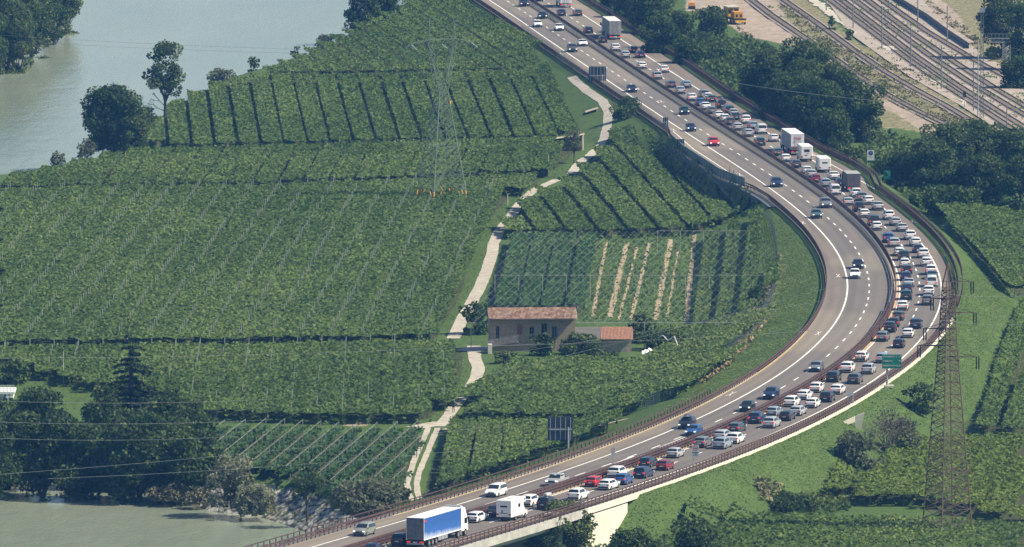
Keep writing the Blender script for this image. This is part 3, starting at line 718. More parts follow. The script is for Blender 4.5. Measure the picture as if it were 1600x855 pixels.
def box_truck(name, L, W, z0, z1, cbody, croof, crear, cab, tractor=True, stripe=None):
    root = empty(name); mb = MB()
    mb.box((-W, -L / 2, z0), (W, L / 2 - 2.6, z1), cbody); body = mb.build('cargo_box', root, bevel=.04)
    MB().box((-W - .03, -L / 2 - .03, z1), (W + .03, L / 2 - 2.57, z1 + .07), croof).build('roof', root)
    d = MB().box((-W + .05, -L / 2 - .035, z0 + .05), (-.02, -L / 2 - .004, z1 - .08), crear).box((.02, -L / 2 - .035, z0 + .05), (W - .05, -L / 2 - .004, z1 - .08), crear)
    for x in (-.55, -.25, .25, .55): d.box((x - .02, -L / 2 - .06, z0 + .05), (x + .02, -L / 2 - .03, z1 - .1), M['metal_grey'])
    d.build('rear_door', root)
    c = MB(); y0 = L / 2 - 2.45; y1 = L / 2; h = z1 - .1
    c.add([(-W*.98,y0,.75),(W*.98,y0,.75),(W*.98,y1,.75),(-W*.98,y1,.75),(-W*.98,y1,1.9),(W*.98,y1,1.9),(W*.92,y1-.35,2.9),(-W*.92,y1-.35,2.9),(-W*.92,y1-.9,h),(W*.92,y1-.9,h),(W*.92,y0,h+.12),(-W*.92,y0,h+.12)],
          [(0,3,2,1),(3,4,5,2),(4,7,6,5),(7,8,9,6),(8,11,10,9),(0,1,10,11),(0,11,8,7,4,3),(1,2,5,6,9,10)], cab)
    c.build('cab', root, bevel=.05)
    MB().box((-W*.93,y1-.04,1.95),(W*.93,y1-.0,2.0),M['glass']).add([(-W*.9,y1+.012,1.95),(W*.9,y1+.012,1.95),(W*.86,y1-.30,2.82),(-W*.86,y1-.30,2.82)],[(0,1,2,3)],M['glass']).box((-W-.012,y1-1.3,1.75),(-W+.02,y1-.5,2.5),M['glass']).box((W-.03,y1-1.3,1.75),(W+.012,y1-.5,2.5),M['glass']).build('window', root)
    for sx in (-1, 1): MB().box((min(sx*(W+.05),sx*(W+.28)),y1-.35,1.9),(max(sx*(W+.05),sx*(W+.28)),y1-.2,2.6),M['black']).build('wing_mirror', root)
    ch = MB().box((-W * .8, -L / 2 + .3, .75), (W * .8, y0 - .1, z0 - .01), M['black'])
    for yy in (-L/2 + 5.4, -L/2 + 6.6, -L/2 + 7.8): 
        if yy < y0 - 3: ch.box((W - .06, yy, .45), (W - .02, yy + 1.1, z0 - .12), M['galv']); ch.box((-W + .02, yy, .45), (-W + .06, yy + 1.1, z0 - .12), M['galv'])
    ch.build('chassis', root)
    MB().box((-W + .05, -L / 2 - .06, .42), (W - .05, -L / 2 + .1, .62), M['galv']).build('bumper', root)
    for sx in (-1, 1): MB().box((sx * (W - .35) - .25, -L / 2 - .08, .68), (sx * (W - .35) + .25, -L / 2 - .0, .86), M['brake']).build('tail_light', root)
    MB().box((-.3, -L / 2 - .07, .66), (.3, -L / 2 - .01, .80), M['plate']).build('number_plate', root)
    ax = [-L / 2 + 2.0, -L / 2 + 3.3, -L / 2 + 4.6, y0 - 1.2, y1 - 1.0] if L > 12 else [-L / 2 + 1.8, y1 - 1.1]
    for sx in (-1, 1):
        for yy in ax:
            MB().tube((sx * (W - .32), yy, .5), (sx * (W - .0), yy, .5), .5, M['rubber'], 16).tube((sx * (W - .01), yy, .5), (sx * (W + .02), yy, .5), .3, M['rim'], 10).build('wheel', root)
    return root
def motorhome(name, L, W, h, over=True, small=False):
    root = empty(name); w = mat('motorhome_white', (.78,.78,.74), .4) if 'mhw' not in M else M['mhw']; M['mhw'] = w
    yb = L / 2 - 1.7
    MB().box((-W, -L / 2, .55), (W, yb, h), w).build('living_box', root, bevel=.12)
    c = MB(); y0, y1 = yb - .02, L / 2; q = W * .9
    c.add([(-q,y0,.4),(q,y0,.4),(q,y1,.4),(-q,y1,.4),(-q,y1,.95),(q,y1,.95),(q,y1-.75,1.15),(-q,y1-.75,1.15),(-q*.9,y0+.25,1.95),(q*.9,y0+.25,1.95),(q*.9,y0,1.95),(-q*.9,y0,1.95)],
          [(3,4,5,2),(4,7,6,5),(8,11,10,9),(0,1,10,11),(0,11,8,7,4,3),(1,2,5,6,9,10)], w); c.build('cab', root)
    MB().add([(-q*.92,y1-.72,1.18),(q*.92,y1-.72,1.18),(q*.86,y0+.27,1.93),(-q*.86,y0+.27,1.93)],[(0,1,2,3)],M['glass']).build('windscreen', root)
    if over:
        MB().box((-W * .97, yb - .1, h - .75), (W * .97, L / 2 - .75, h + .02), w).build('overcab_bunk', root, bevel=.15)
        for sx in (-1, 1): MB().box((sx*W*.97-.015, yb+.25, h-.45),(sx*W*.97+.015, yb+.6, h-.15),M['glass']).build('window', root)
    MB().box((-W * .45, -L / 2 - .015, h - 1.15 if small else h - 1.0), (W * .45, -L / 2 + .01, h - (.62 if small else .75)), M['glass']).build('window', root)
    for sx in (-1, 1):
        MB().box((sx * W - .015, -.6, h - 1.2), (sx * W + .015, .2, h - .7), M['glass']).build('window', root)
        MB().box((sx * (W - .22) - .16, -L / 2 - .03, .85), (sx * (W - .22) + .16, -L / 2 + .0, 1.1), M['tail']).build('tail_light', root)
        for yy in (-L / 2 + 1.9, L / 2 - .95): MB().tube((sx * (W - .28), yy, .35), (sx * (W - .04), yy, .35), .35, M['rubber'], 14).tube((sx*(W-.05),yy,.35),(sx*(W-.02),yy,.35),.2,M['rim'],10).build('wheel', root)
    MB().box((-W * .93, -L / 2 - .05, .42), (W * .93, -L / 2 + .1, .62), M['black']).build('bumper', root)
    MB().box((-.35, -1.2, h), (.35, -.5, h + .12), M['plate']).build('roof_hatch', root)
    return root
def pickup(name):
    root = empty(name); p = PM['S']
    c = MB(); st = [(-2.6,1.0),(-.75,1.02),(-.6,1.68),(.4,1.72),(.62,1.62),(1.25,1.1),(2.3,1.0),(2.55,.6)]
    rows = []
    for y, z in st:
        w = .92 - (.12 if z > 1.3 else 0); rows.append([(-.90, y, .35), (-.93, y, .75), (-.92, y, min(z, 1.03)), (-w, y, z), (0, y, z + .02), (w, y, z), (.92, y, min(z, 1.03)), (.93, y, .75), (.90, y, .35)])
    c.ribbon(rows, p); c.f.append(list(range(9))); c.m.append(0); b = 7 * 9; c.f.append([b + i for i in range(9)][::-1]); c.m.append(0)
    c.build('body', root, smooth=False)
    MB().box((-.8, -2.5, 1.015), (.8, -.85, 1.03), M['black']).build('load_bed', root)
    MB().add([(-.76,.66,1.6),(.76,.66,1.6),(.84,1.24,1.14),(-.84,1.24,1.14)],[(0,1,2,3)],M['glass']).box((-.86,-.4,1.12),(-.835,.8,1.55),M['glass']).box((.835,-.4,1.12),(.86,.8,1.55),M['glass']).build('window', root)
    for sx in (-1, 1):
        for yy in (-1.6, 1.6): MB().tube((sx * .72, yy, .38), (sx * .95, yy, .38), .38, M['rubber'], 14).tube((sx*.94,yy,.38),(sx*.965,yy,.38),.24,M['rim'],10).build('wheel', root)
        MB().box((sx * .72 - .16, 2.44, .72), (sx * .72 + .16, 2.57, .92), M['head']).build('headlight', root)
    MB().box((-.5, 2.45, .62), (.5, 2.585, .85), M['black']).build('grille', root)
    return root

#  (px, py, kind, colour, extras)    oncoming: front faces the viewer
ONC = [(820,11,'suv','K',''),(849,30,'sedan','K',''),(841,43,'hatch','W',''),(875,49,'sedan','W',''),(894,82,'suv','P',''),(912,73,'sedan','W',''),(988,145,'sedan','K',''),
 (1071,180,'hatch','D',''),(1081,206,'hatch','N',''),(1116,229,'suv','R',''),(1215,293,'suv','N',''),(1277,342,'hatch','T',''),(1292,326,'suv','G',''),(1334,436,'hatch','W',''),(1353,421,'estate','K',''),
 (1268,581,'estate','G',''),(1190,624,'suv','N',''),(1156,643,'hatch','K',''),(1070,671,'suv','K','box'),(1073,681,'estate','B',''),(856,759,'pickup','S',''),(764,777,'mpv','W',''),(559,838,'mpv','E','')]
JAM = [(850,3,'hatch','K',''),(887,13,'truckw','W',''),(879,26,'hatch','N',''),(905,26,'estate','P',''),(924,53,'estate','K',''),(967,63,'truckg','G',''),(946,68,'hatch','K',''),(967,81,'suv','W',''),(979,92,'estate','S',''),
 (992,84,'hatch','K',''),(1003,92,'estate','N',''),(1005,109,'estate','W',''),(1029,125,'mpv','S','box light'),(1040,115,'estate','W',''),(1055,138,'estate','P',''),(1065,148,'hatch','S',''),(1075,139,'estate','L',''),
 (1083,159,'hatch','W',''),(1108,158,'mpv','E',''),(1098,167,'hatch','B',''),(1119,161,'estate','P',''),(1130,158,'hatch','W',''),(1109,173,'sedan','W',''),(1118,179,'estate','G',''),(1134,171,'suv','K','box'),(1126,187,'sedan','W',''),
 (1137,192,'hatch','W',''),(1142,178,'estate','N',''),(1147,183,'suv','D',''),(1156,183,'hatch','S',''),(1152,189,'sedan','D',''),(1168,195,'suv','W',''),(1144,197,'hatch','P',''),(1155,205,'estate','S',''),(1180,203,'estate','L',''),
 (1193,211,'van','W','rw'),(1172,215,'estate','S',''),(1190,229,'suv','D',''),(1212,223,'hatch','W',''),(1249,244,'truckc','W',''),(1218,245,'hatch','T',''),(1230,254,'estate','W',''),(1262,254,'camper','W',''),(1246,264,'estate','P',''),
 (1295,271,'camper2','W',''),(1263,273,'hatch','W',''),(1306,282,'sedan','W',''),(1270,279,'estate','S',''),(1276,287,'hatch','C',''),(1292,294,'suv','L',''),(1315,293,'hatch','N',''),(1337,301,'truckd','K',''),(1307,306,'van','W','rw'),
 (1339,310,'suv','W',''),(1349,316,'suv','G',''),(1359,321,'estate','W',''),(1327,322,'estate','S',''),(1344,332,'suv','K',''),(1352,341,'hatch','W',''),(1377,330,'sedan','S',''),(1391,345,'suv','W',''),(1401,354,'estate','S',''),
 (1367,354,'van','K','rw'),(1371,361,'hatch','W',''),(1415,363,'sedan','S',''),(1426,376,'suv','W',''),(1389,380,'suv','B',''),(1398,387,'suv','S',''),(1434,386,'estate','W',''),(1435,396,'hatch','N',''),(1406,401,'estate','W',''),
 (1445,404,'suv','W',''),(1413,408,'suv','D',''),(1448,417,'estate','W',''),(1414,419,'hatch','W',''),(1457,430,'suv','W',''),(1417,429,'estate','K',''),(1414,439,'hatch','N',''),(1457,437,'sedan','T',''),(1456,449,'van','W','rw'),
 (1420,449,'sedan','S',''),(1416,457,'hatch','N',''),(1451,462,'suv','W',''),(1416,469,'suv','D',''),(1449,477,'suv','G',''),(1410,485,'estate','W',''),(1403,501,'estate','P',''),(1393,511,'hatch','K',''),(1389,519,'suv','K',''),
 (1431,513,'suv','N',''),(1376,533,'estate','G',''),(1415,527,'hatch','W',''),(1403,543,'hatch','K',''),(1346,564,'estate','W','bikes'),(1378,566,'estate','L',''),(1324,581,'suv','W',''),(1349,583,'suv','S',''),(1301,596,'suv','K',''),
 (1337,598,'suv','P',''),(1275,612,'hatch','W',''),(1309,614,'estate','W',''),(1251,623,'estate','W',''),(1295,626,'suv','K',''),(1238,634,'suv','W',''),(1268,635,'hatch','W',''),(1211,649,'hatch','L',''),(1248,647,'estate','S',''),
 (1230,655,'estate','K',''),(1183,660,'suv','N',''),(1205,666,'suv','S',''),(1152,674,'estate','P',''),(1131,685,'estate','S',''),(1153,690,'suv','W',''),(1134,698,'suv','L',''),(1101,697,'estate','G',''),(1059,713,'hatch','S',''),
 (1016,728,'estate','K',''),(1044,731,'hatch','C',''),(1013,743,'mpv','N',''),(968,744,'suv','W',''),(982,753,'hatch','B',''),(935,757,'hatch','R',''),(956,761,'estate','W',''),(914,777,'suv','W',''),(835,788,'suv','W',''),
 (865,791,'suv','K','box light'),(793,809,'camper3','W',''),(776,804,'sedan','K',''),(752,813,'estate','W',''),(661,850,'truckb','B',''),(637,849,'suv','K',''),(593,863,'sedan','N','')]
TD = {'truckw': 'white lorry', 'truckg': 'grey lorry', 'truckc': 'lorry with a lettered rear door', 'truckd': 'dark box lorry', 'truckb': 'blue curtain-sided lorry', 'camper': 'tall white motorhome', 'camper2': 'white motorhome with a rounded front bunk', 'camper3': 'white motorhome by the viaduct', 'pickup': 'pickup'}
def mk_truck(k):
    if k == 'truckw': return box_truck('lorry', 9.5, 1.25, 1.0, 3.7, M['white'], M['white'], M['white'], M['white'])
    if k == 'truckg':
        g = mat('grey_curtain', (.22,.23,.23), .6, noise=.15, nscale=1); r = mat('grey_door', (.33,.33,.31), .5, noise=.2, nscale=2)
        return box_truck('lorry', 16.2, 1.27, 1.1, 4.0, g, mat('pale_roof', (.62,.62,.58), .6), r, M['white'])
    if k == 'truckc':
        t = box_truck('lorry', 16.2, 1.27, 1.1, 4.0, mat('shaded_white_side', (.30,.31,.31), .55, noise=.1, nscale=.6), M['white'], M['white'], M['white'])  # white box, its sides coloured grey to stand in for shade
        MB().box((-1.2, -8.150, 1.16), (1.2, -8.141, 1.75), mat('brown_band', (.26,.12,.09), .6, noise=.5, nscale=2)).build('rear_band', t)
        text('Wally', .62, M['signred'], t, (0, -8.17, 3.25)); text('ice', .42, M['signred'], t, (-.55, -8.17, 2.65)); return t
    if k == 'truckd':
        d = mat('dark_door', (.10,.095,.10), .6, noise=.2, nscale=3); return box_truck('lorry', 9.0, 1.22, .95, 3.3, d, mat('grey_roof', (.35,.35,.34), .6), d, M['black'])
    if k == 'truckb':
        bm = bpy.data.materials.new('blue_curtain'); bm.use_nodes = True; nt = bm.node_tree; b = nt.nodes["Principled BSDF"]; b.inputs["Roughness"].default_value = .45
        tc = nt.nodes.new("ShaderNodeTexCoord"); s = nt.nodes.new("ShaderNodeSeparateXYZ"); nt.links.new(tc.outputs["Object"], s.inputs[0])
        n = nt.nodes.new("ShaderNodeTexNoise"); n.inputs["Scale"].default_value = 1.2; n.inputs["Detail"].default_value = 6; nt.links.new(tc.outputs["Object"], n.inputs[0])
        a = nt.nodes.new("ShaderNodeMath"); a.operation = 'MULTIPLY_ADD'; nt.links.new(n.outputs[0], a.inputs[0]); a.inputs[1].default_value = .6; nt.links.new(s.outputs[2], a.inputs[2])
        y = nt.nodes.new("ShaderNodeMath"); y.operation = 'MULTIPLY_ADD'; nt.links.new(s.outputs[1], y.inputs[0]); y.inputs[1].default_value = .035; nt.links.new(a.outputs[0], y.inputs[2])
        r = nt.nodes.new("ShaderNodeValToRGB"); e = r.color_ramp.elements; e[0].position = .27; e[0].color = (.45,.52,.66,1); e[1].position = .42; e[1].color = (.035,.13,.42,1); k_ = e.new(.66); k_.color = (.03,.105,.36,1)
        dv = nt.nodes.new("ShaderNodeMath"); dv.operation = 'DIVIDE'; nt.links.new(y.outputs[0], dv.inputs[0]); dv.inputs[1].default_value = 5.0
        nt.links.new(dv.outputs[0], r.inputs[0]); nt.links.new(r.outputs[0], b.inputs["Base Color"])
        t = box_truck('lorry', 16.5, 1.27, 1.15, 4.0, bm, M['white'], mat('steel_door', (.13,.14,.17), .45, .2, noise=.2, nscale=2), M['white'])
        sb_ = MB()
        for q_ in np.arange(-7.6, 5.6, .66): sb_.box((1.271, q_, 1.16), (1.281, q_ + .035, 3.98), PM['B'])
        sb_.build('curtain_strap', t)['kind'] = 'stuff'
        MB().box((1.272, -8.2, 3.5), (1.29, -7.2, 3.72), M['signred']).build('side_badge', t)
        MB().box((1.2, -8.25, 1.02), (1.3, 5.6, 1.15), M['white']).box((-1.3, -8.25, 1.02), (-1.2, 5.6, 1.15), M['white']).box((-1.3, -8.27, 1.0), (-1.2, -8.2, 4.0), M['white']).box((1.2, -8.27, 1.0), (1.3, -8.2, 4.0), M['white']).build('side_rail', t)
        MB().add([(-1.1,5.9,4.0),(1.1,5.9,4.0),(1.05,7.2,3.85),(-1.05,7.2,3.85),(-1.1,5.9,4.35),(1.1,5.9,4.35)],[(0,1,5,4),(4,5,2,3),(0,4,3),(1,2,5)],M['white']).build('wind_deflector', t); return t
    if k == 'camper':
        t = motorhome('motorhome', 6.8, 1.12, 3.0, True, True)
        text('Camper', .28, M['metal_grey'], t, (0, -3.42, 1.45)) if False else None
        MB().box((-.45,-3.415,1.15),(.1,-3.405,1.38),M['metal_grey']).box((0,-3.415,1.5),(.35,-3.405,1.62),M['metal_grey']).build('rear_graphic', t); return t
    if k == 'camper2': return motorhome('motorhome', 6.6, 1.10, 2.75, True)
    if k == 'camper3':
        t = motorhome('motorhome', 6.6, 1.12, 2.95, True); MB().box((-.35,-3.315,1.2),(-.1,-3.305,1.6),M['metal_grey']).box((-.6,-3.315,1.05),(.5,-3.305,1.2),M['metal_grey']).build('rear_graphic', t); return t
    if k == 'pickup': return pickup('pickup')
def text(s, size, m, parent, loc, rot=(math.pi / 2, 0, 0), align='CENTER', name='lettering', ext=.01):
    cu = bpy.data.curves.new(name, 'FONT'); cu.body = s; cu.size = size; cu.align_x = align; cu.align_y = 'CENTER'; cu.extrude = ext; cu.materials.append(m)
    t_ = bpy.data.objects.new(name, cu); COL.objects.link(t_); bpy.context.view_layer.update(); me_ = bpy.data.meshes.new_from_object(t_.evaluated_get(bpy.context.evaluated_depsgraph_get())); bpy.data.objects.remove(t_)
    o = bpy.data.objects.new(name, me_); o.location = loc; o.rotation_euler = rot; return link(o, parent)
LANES = {1.8: 'slow', 5.3: 'fast', 10.2: 'inner', 13.7: 'outer'}
VEH = []
for lst, onc in ((ONC, True), (JAM, False)):
    for (px, py, k, colr, ex) in lst:
        p = GR(px, py); o = OFF(*p); cand = (1.8, 5.3) if onc else (10.2, 13.7); lc = min(cand, key=lambda c: abs(c - o))
        o2 = lc + max(-.45, min(.45, o - lc)); 
        L = KINDS[k]['L'] if k in KINDS else {'truckw': 9.5, 'truckg': 16.2, 'truckc': 16.2, 'truckd': 9, 'truckb': 16.5, 'camper': 6.8, 'camper2': 6.6, 'camper3': 6.6, 'pickup': 5.2}[k]
        VEH.append(dict(y=p[1] + L / 2 - .3, o=o2, lane=lc, k=k, c=colr, ex=ex, L=L, onc=onc, px=px, py=py, raw=o))
VEH.sort(key=lambda v: v['y'])
last = {}
for v in VEH:
    l = last.get(v['lane'])
    if l is not None:
        need = l['y'] + l['L'] / 2 + v['L'] / 2 + .9
        if v['y'] < need: v['y'] = need
    last[v['lane']] = v
ORD = ['', 'first', 'second', 'third', 'fourth', 'fifth', 'sixth', 'seventh', 'eighth', 'ninth', 'tenth', 'eleventh', 'twelfth']
def vname(v):
    b = TD.get(v['k'])
    if b: return b
    n = PAINTS[v['c']][0] + ' ' + KINDS[v['k']]['n']
    if 'box' in v['ex']: n += ' with a roof box'
    if 'bikes' in v['ex']: n += ' carrying bicycles'
    return n
counts = {}
for v in VEH: counts[(vname(v), v['onc'])] = counts.get((vname(v), v['onc']), 0) + 1
NAMES = {}
for v in VEH: NAMES[vname(v)] = NAMES.get(vname(v), 0) + 1
def cname(v): return (PAINTS[v['c']][0] + ' vehicle') if v['k'] in KINDS else TD[v['k']]
for lane in LANES:
    seq = [v for v in VEH if v['lane'] == lane]; lm = [i for i, v in enumerate(seq) if NAMES[vname(v)] == 1]
    for i, v in enumerate(seq):
        if i in lm:
            v['lab'] = f"{vname(v)}, {'oncoming' if v['onc'] else 'queueing'} in the {LANES[lane]} lane"
            if v['k'] == 'truckb': v['lab'] = "lorry with blue curtain sides and white cab on the viaduct"
            if v['k'] == 'pickup': v['lab'] = "silver double cab pickup oncoming beside the median barrier"
            continue
        best = min(lm, key=lambda j: abs(j - i)) if lm else None
        if best is not None and abs(best - i) <= 12:
            n = abs(best - i); w = 'beyond' if i > best else 'before'
            v['lab'] = f"{vname(v)} in {LANES[lane]} lane, {ORD[n] + ' ' if n > 1 else 'next one '}{w} the {vname(seq[best])}"
        else: v['lab'] = f"{vname(v)} in the {LANES[lane]} lane"
        if len(v['lab'].split()) > 16: v['lab'] = v['lab'].replace('next one ', 'next ').replace(' by the viaduct', '')
        if len(v['lab'].split()) > 16: print('LONG', v['lab'])
used_proto = {}
for v in VEH:
    k = v['k']
    if k in KINDS:
        if k not in used_proto: used_proto[k] = make_car(k); o = used_proto[k]
        else: o = copy_tree(used_proto[k])
        if len(o.children) and 'clean' not in used_proto: pass
    else: o = mk_truck(k)
    v['obj'] = o
for v in VEH:
    o = v['obj']; k = v['k']
    if k in KINDS:
        set_paint(o, v['c']); extras(o, k, v['ex'])
        if not v['onc'] and random.random() < .28:
            for c in o.children:
                if c.name.startswith('tail_light'): c.material_slots[0].link = 'OBJECT'; c.material_slots[0].material = M['brake']
    p = RP(v['y'], v['o']); o.location = p; o.rotation_euler = (0, 0, -math.atan(LDX(v['y'])) + (math.pi if v['onc'] else 0))
    cat = {'truck': 'lorry', 'campe': 'motorhome', 'picku': 'pickup'}.get(k[:5], 'van' if k == 'van' else 'car')
    if k == 'van': o.name = 'van'
    if k in KINDS: sc_ = random.uniform(.95, 1.05); o.scale = (random.uniform(.98, 1.03), sc_, random.uniform(.95, 1.06))
    tag(o, v['lab'], cat, 'oncoming traffic on the free flowing carriageway' if v['onc'] else 'queueing traffic in the jam')
# ---------------------------------------------------------------- vineyards: one object per row
def clip_line(p, d, poly):
    """parameters where the line p+t*d is inside poly"""
    ts = []
    for i in range(len(poly)):
        a = poly[i]; b = poly[(i + 1) % len(poly)]; ex, ey = b[0] - a[0], b[1] - a[1]; den = d[0] * ey - d[1] * ex
        if abs(den) < 1e-9: continue
        t = ((a[0] - p[0]) * ey - (a[1] - p[1]) * ex) / den; u = ((a[0] - p[0]) * d[1] - (a[1] - p[1]) * d[0]) / den
        if 0 <= u < 1: ts.append(t)
    ts.sort(); return [(ts[i], ts[i + 1]) for i in range(0, len(ts) - 1, 2)]
ROWN = 0
def vineyard(poly_px, dpx, spacing, label, group, where=None, m='vine', dens=5.5, wid=None, gap=.55, posts=0.0, leaf=.40, zt=2.05, posth=2.65, seed=0, arms=False, hole=.06, shift=0.0, rough=.5, tb=.45, curtain=1.6):
    global ROWN; where = where or ('of the ' + group)
    rng = np.random.default_rng(100 + seed)
    poly = PTS(poly_px, 1.8); a, b = G(*dpx[0], 1.8), G(*dpx[1], 1.8); d = Vector((b[0] - a[0], b[1] - a[1])).normalized()
    if d.y < 0: d = -d
    n = Vector((d.y, -d.x)); o0 = Vector(a)
    ks = [(Vector(p) - o0).dot(n) for p in poly]
    k = math.floor(min(ks) / spacing) ; wid0 = wid or spacing - gap; made = []
    while k * spacing < max(ks):
        off = (k + .5 + shift) * spacing; base = o0 + n * off
        for t0, t1 in clip_line(base, d, poly):
            L = t1 - t0
            if L < 6: continue
            wid = wid0 * rng.uniform(.93, 1.07)
            s0 = base + d * t0; N_ = int(L * wid * dens)
            S = rng.random(N_) * L; T = (rng.random(N_) - .5) * wid
            edge = rng.random(N_) < .16
            T = np.where(edge, np.sign(T) * wid * (.46 + .05 * rng.random(N_)), T)
            wx = s0.x + d.x * S + n.x * T; wy = s0.y + d.y * S + n.y * T
            hump = (fbm(S / 1.6 + k * 31, T / 1.6 + 5, seed, 2) - .5)
            big = fbm(wx / 14, wy / 40, seed + 9, 2)
            z = zt - .20 + .22 * np.abs(2 * T / wid) + hump * rough + (rng.random(N_) ** 2) * .22 - .1
            z = np.where(edge, z - rng.random(N_) * .45, z)
            endc = rng.random(N_) < min(.3, curtain / L); S = np.where(endc, rng.random(N_) * .9 - .2, S); z = np.where(endc, .3 + rng.random(N_) * (zt - .2), z); wx = s0.x + d.x * S + n.x * T; wy = s0.y + d.y * S + n.y * T
            keep = (fbm(wx / 2.6, wy / 4.5, seed + 3, 2) > hole + .14) & ((terrain(wx, wy) < 2.0) | (seed != 7))
            C = np.stack([wx, wy, z + terrain(wx, wy)], 1)[keep]
            if len(C) < 10: continue
            tint = (tb + .9 * (big - .5) + .5 * (fbm(wx / 2.2, wy / 4, seed + 5, 2) - .5) + .17 * rng.normal(size=N_))[keep]
            V = leaves(C, leaf, rng, flat=.9, tall=.9)
            # added inner sheet just under the leaves, blocks the sun so gaps fall dark
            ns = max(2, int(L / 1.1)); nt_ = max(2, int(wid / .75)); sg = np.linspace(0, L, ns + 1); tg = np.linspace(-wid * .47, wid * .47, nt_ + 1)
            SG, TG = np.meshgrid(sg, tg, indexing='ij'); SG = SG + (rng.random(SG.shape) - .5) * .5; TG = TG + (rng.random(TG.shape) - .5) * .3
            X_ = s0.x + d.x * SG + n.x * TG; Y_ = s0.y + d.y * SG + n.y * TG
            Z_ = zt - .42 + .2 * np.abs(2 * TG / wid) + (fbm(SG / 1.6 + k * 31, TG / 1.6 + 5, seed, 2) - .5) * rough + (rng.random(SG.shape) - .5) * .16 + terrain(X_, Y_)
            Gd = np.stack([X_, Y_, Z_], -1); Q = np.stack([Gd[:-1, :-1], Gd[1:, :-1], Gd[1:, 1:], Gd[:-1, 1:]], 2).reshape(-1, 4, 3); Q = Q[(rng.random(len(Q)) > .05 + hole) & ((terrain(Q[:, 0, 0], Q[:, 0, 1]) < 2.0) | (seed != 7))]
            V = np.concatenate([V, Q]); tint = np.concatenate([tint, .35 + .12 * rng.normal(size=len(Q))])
            o = quads_mesh('vine_row', V, M[m], tint, loc=(s0.x, s0.y, 0))
            tag(o, label, 'vine row', group); ROWN += 1
            mb = MB(); npost = int(L / (5.0 if posts else 7)) + 1
            for i in range(1 if posts else 0, npost):
                q = s0 + d * (i * L / max(1, npost - 1)) if npost > 1 else s0; gz = TZ(q.x, q.y); jz = rng.random() * .25
                if posts and rng.random() > posts and 0 < i < npost - 1: continue
                hh = posth + jz if posts else 1.9
                mb.bar((q.x, q.y, gz), (q.x + .05, q.y, gz + hh), .13 if posts else .1, (M['beam'] if arms else M['post']) if posts else M['bark'])
            for sgn in (() if posts else (-1, 1)):
                e0 = s0 + n * sgn * wid * .3; e1 = e0 + d * L
                mb.bar((e0.x, e0.y, zt - .25 + TZ(e0.x, e0.y)), (e1.x, e1.y, zt - .25 + TZ(e1.x, e1.y)), .018, M['wire'])
            if arms: mb.bar((s0.x, s0.y, posth - .1), (s0.x + d.x * L, s0.y + d.y * L, posth - .1), .045, M['beam'])
            tr = mb.build('trellis', None, loc=(s0.x, s0.y, 0)); tr.location = (0, 0, 0); tr.parent = o; tr['kind'] = 'stuff'; made.append(o)
        k += 1
    OR = ['leftmost', 'second', 'third', 'fourth', 'fifth', 'sixth', 'seventh', 'eighth', 'ninth', 'tenth', 'eleventh', 'twelfth', 'thirteenth', 'fourteenth']
    for i, o in enumerate(made):
        j = len(made) - 1 - i
        o["label"] = f"{OR[i]}{' ' if i == 0 else ' from left '}{where}" if i <= j else f"{'rightmost' if j == 0 else OR[j]}{' ' if j == 0 else ' from right '}{where}"
V_ = vineyard
V_([(405,112),(470,84),(530,52),(600,22),(640,0),(640,-30),(705,-30),(745,10),(795,50),(845,92),(862,104),(600,110)], [(687,0),(800,72)], 4.5, "pergola vine row slanting to the motorway in the farthest vineyard", "vine rows of the farthest vineyard", gap=1.05, seed=1, zt=2.1)
V_([(215,215),(240,185),(258,164),(302,143),(348,124),(405,116),(600,115),(862,108),(890,138),(908,172),(915,195),(868,210),(560,217),(300,225)], [(592,118),(622,212)], 4.45, "pergola vine row of the terrace behind the green lattice pylon", "vine rows behind the green pylon", gap=.85, seed=2)
V_([(0,276),(100,256),(150,244),(205,231),(300,230),(560,222),(872,214),(900,226),(880,250),(850,264),(600,275),(400,283),(180,286),(0,290)], [(620,222),(597,267)], 4.6, "vine row of the narrow strip crossing the foot of the pylon terrace", "vine rows of the narrow strip", gap=.6, seed=3)
V_([(-12,300),(0,294),(180,290),(400,288),(600,280),(845,270),(832,285),(800,295),(770,330),(738,370),(732,412),(715,462),(697,490),(680,521),(500,525),(0,531),(-12,531)], [(227,432),(166,515)], 4.9, "vine row with pale posts in the largest vineyard left of the track", "vine rows of the largest vineyard", gap=0, seed=4, posts=.75, hole=.02, dens=4.8)
V_([(-10,540),(500,535),(680,531),(722,537),(724,565),(714,600),(694,625),(668,645),(500,645),(340,642),(250,605),(150,598),(100,585),(0,560),(-10,556)], [(332,535),(322,595)], 3.9, "vine row of the band between the largest vineyard and the grass lane", "vine rows of the lower band", gap=.15, seed=5, posts=.35, tb=.52, hole=.06)
V_([(325,668),(430,664),(560,672),(655,668),(658,690),(645,712),(634,740),(628,772),(560,772),(520,762),(470,745),(400,728),(345,716)], [(370,688),(336,715)], 2.9, "short vine row under pale beams beside the two wheel tracks", "vine rows under pale beams", m='vinedark', wid=1.9, seed=6, posts=.9, arms=True, posth=2.9, dens=5, hole=.08)
V_([(948,222),(965,210),(1010,212),(1052,232),(1082,258),(1120,284),(1158,306),(1172,330),(1180,355),(800,358),(797,338),(815,315),(845,295),(880,285),(905,265)], [(909,272),(981,358)], 5.5, "vine row between the track and the motorway lay-by", "vine rows below the lay-by", gap=1.25, seed=7, m='vine')
V_([(797,366),(925,366),(907,498),(903,478),(768,478),(762,448),(783,400)], [(868,366),(845,470)], 3.9, "vine row under hail netting behind the farmhouse", "netted vine rows behind the farmhouse", m='vinedark', gap=.8, seed=8, zt=2.3)
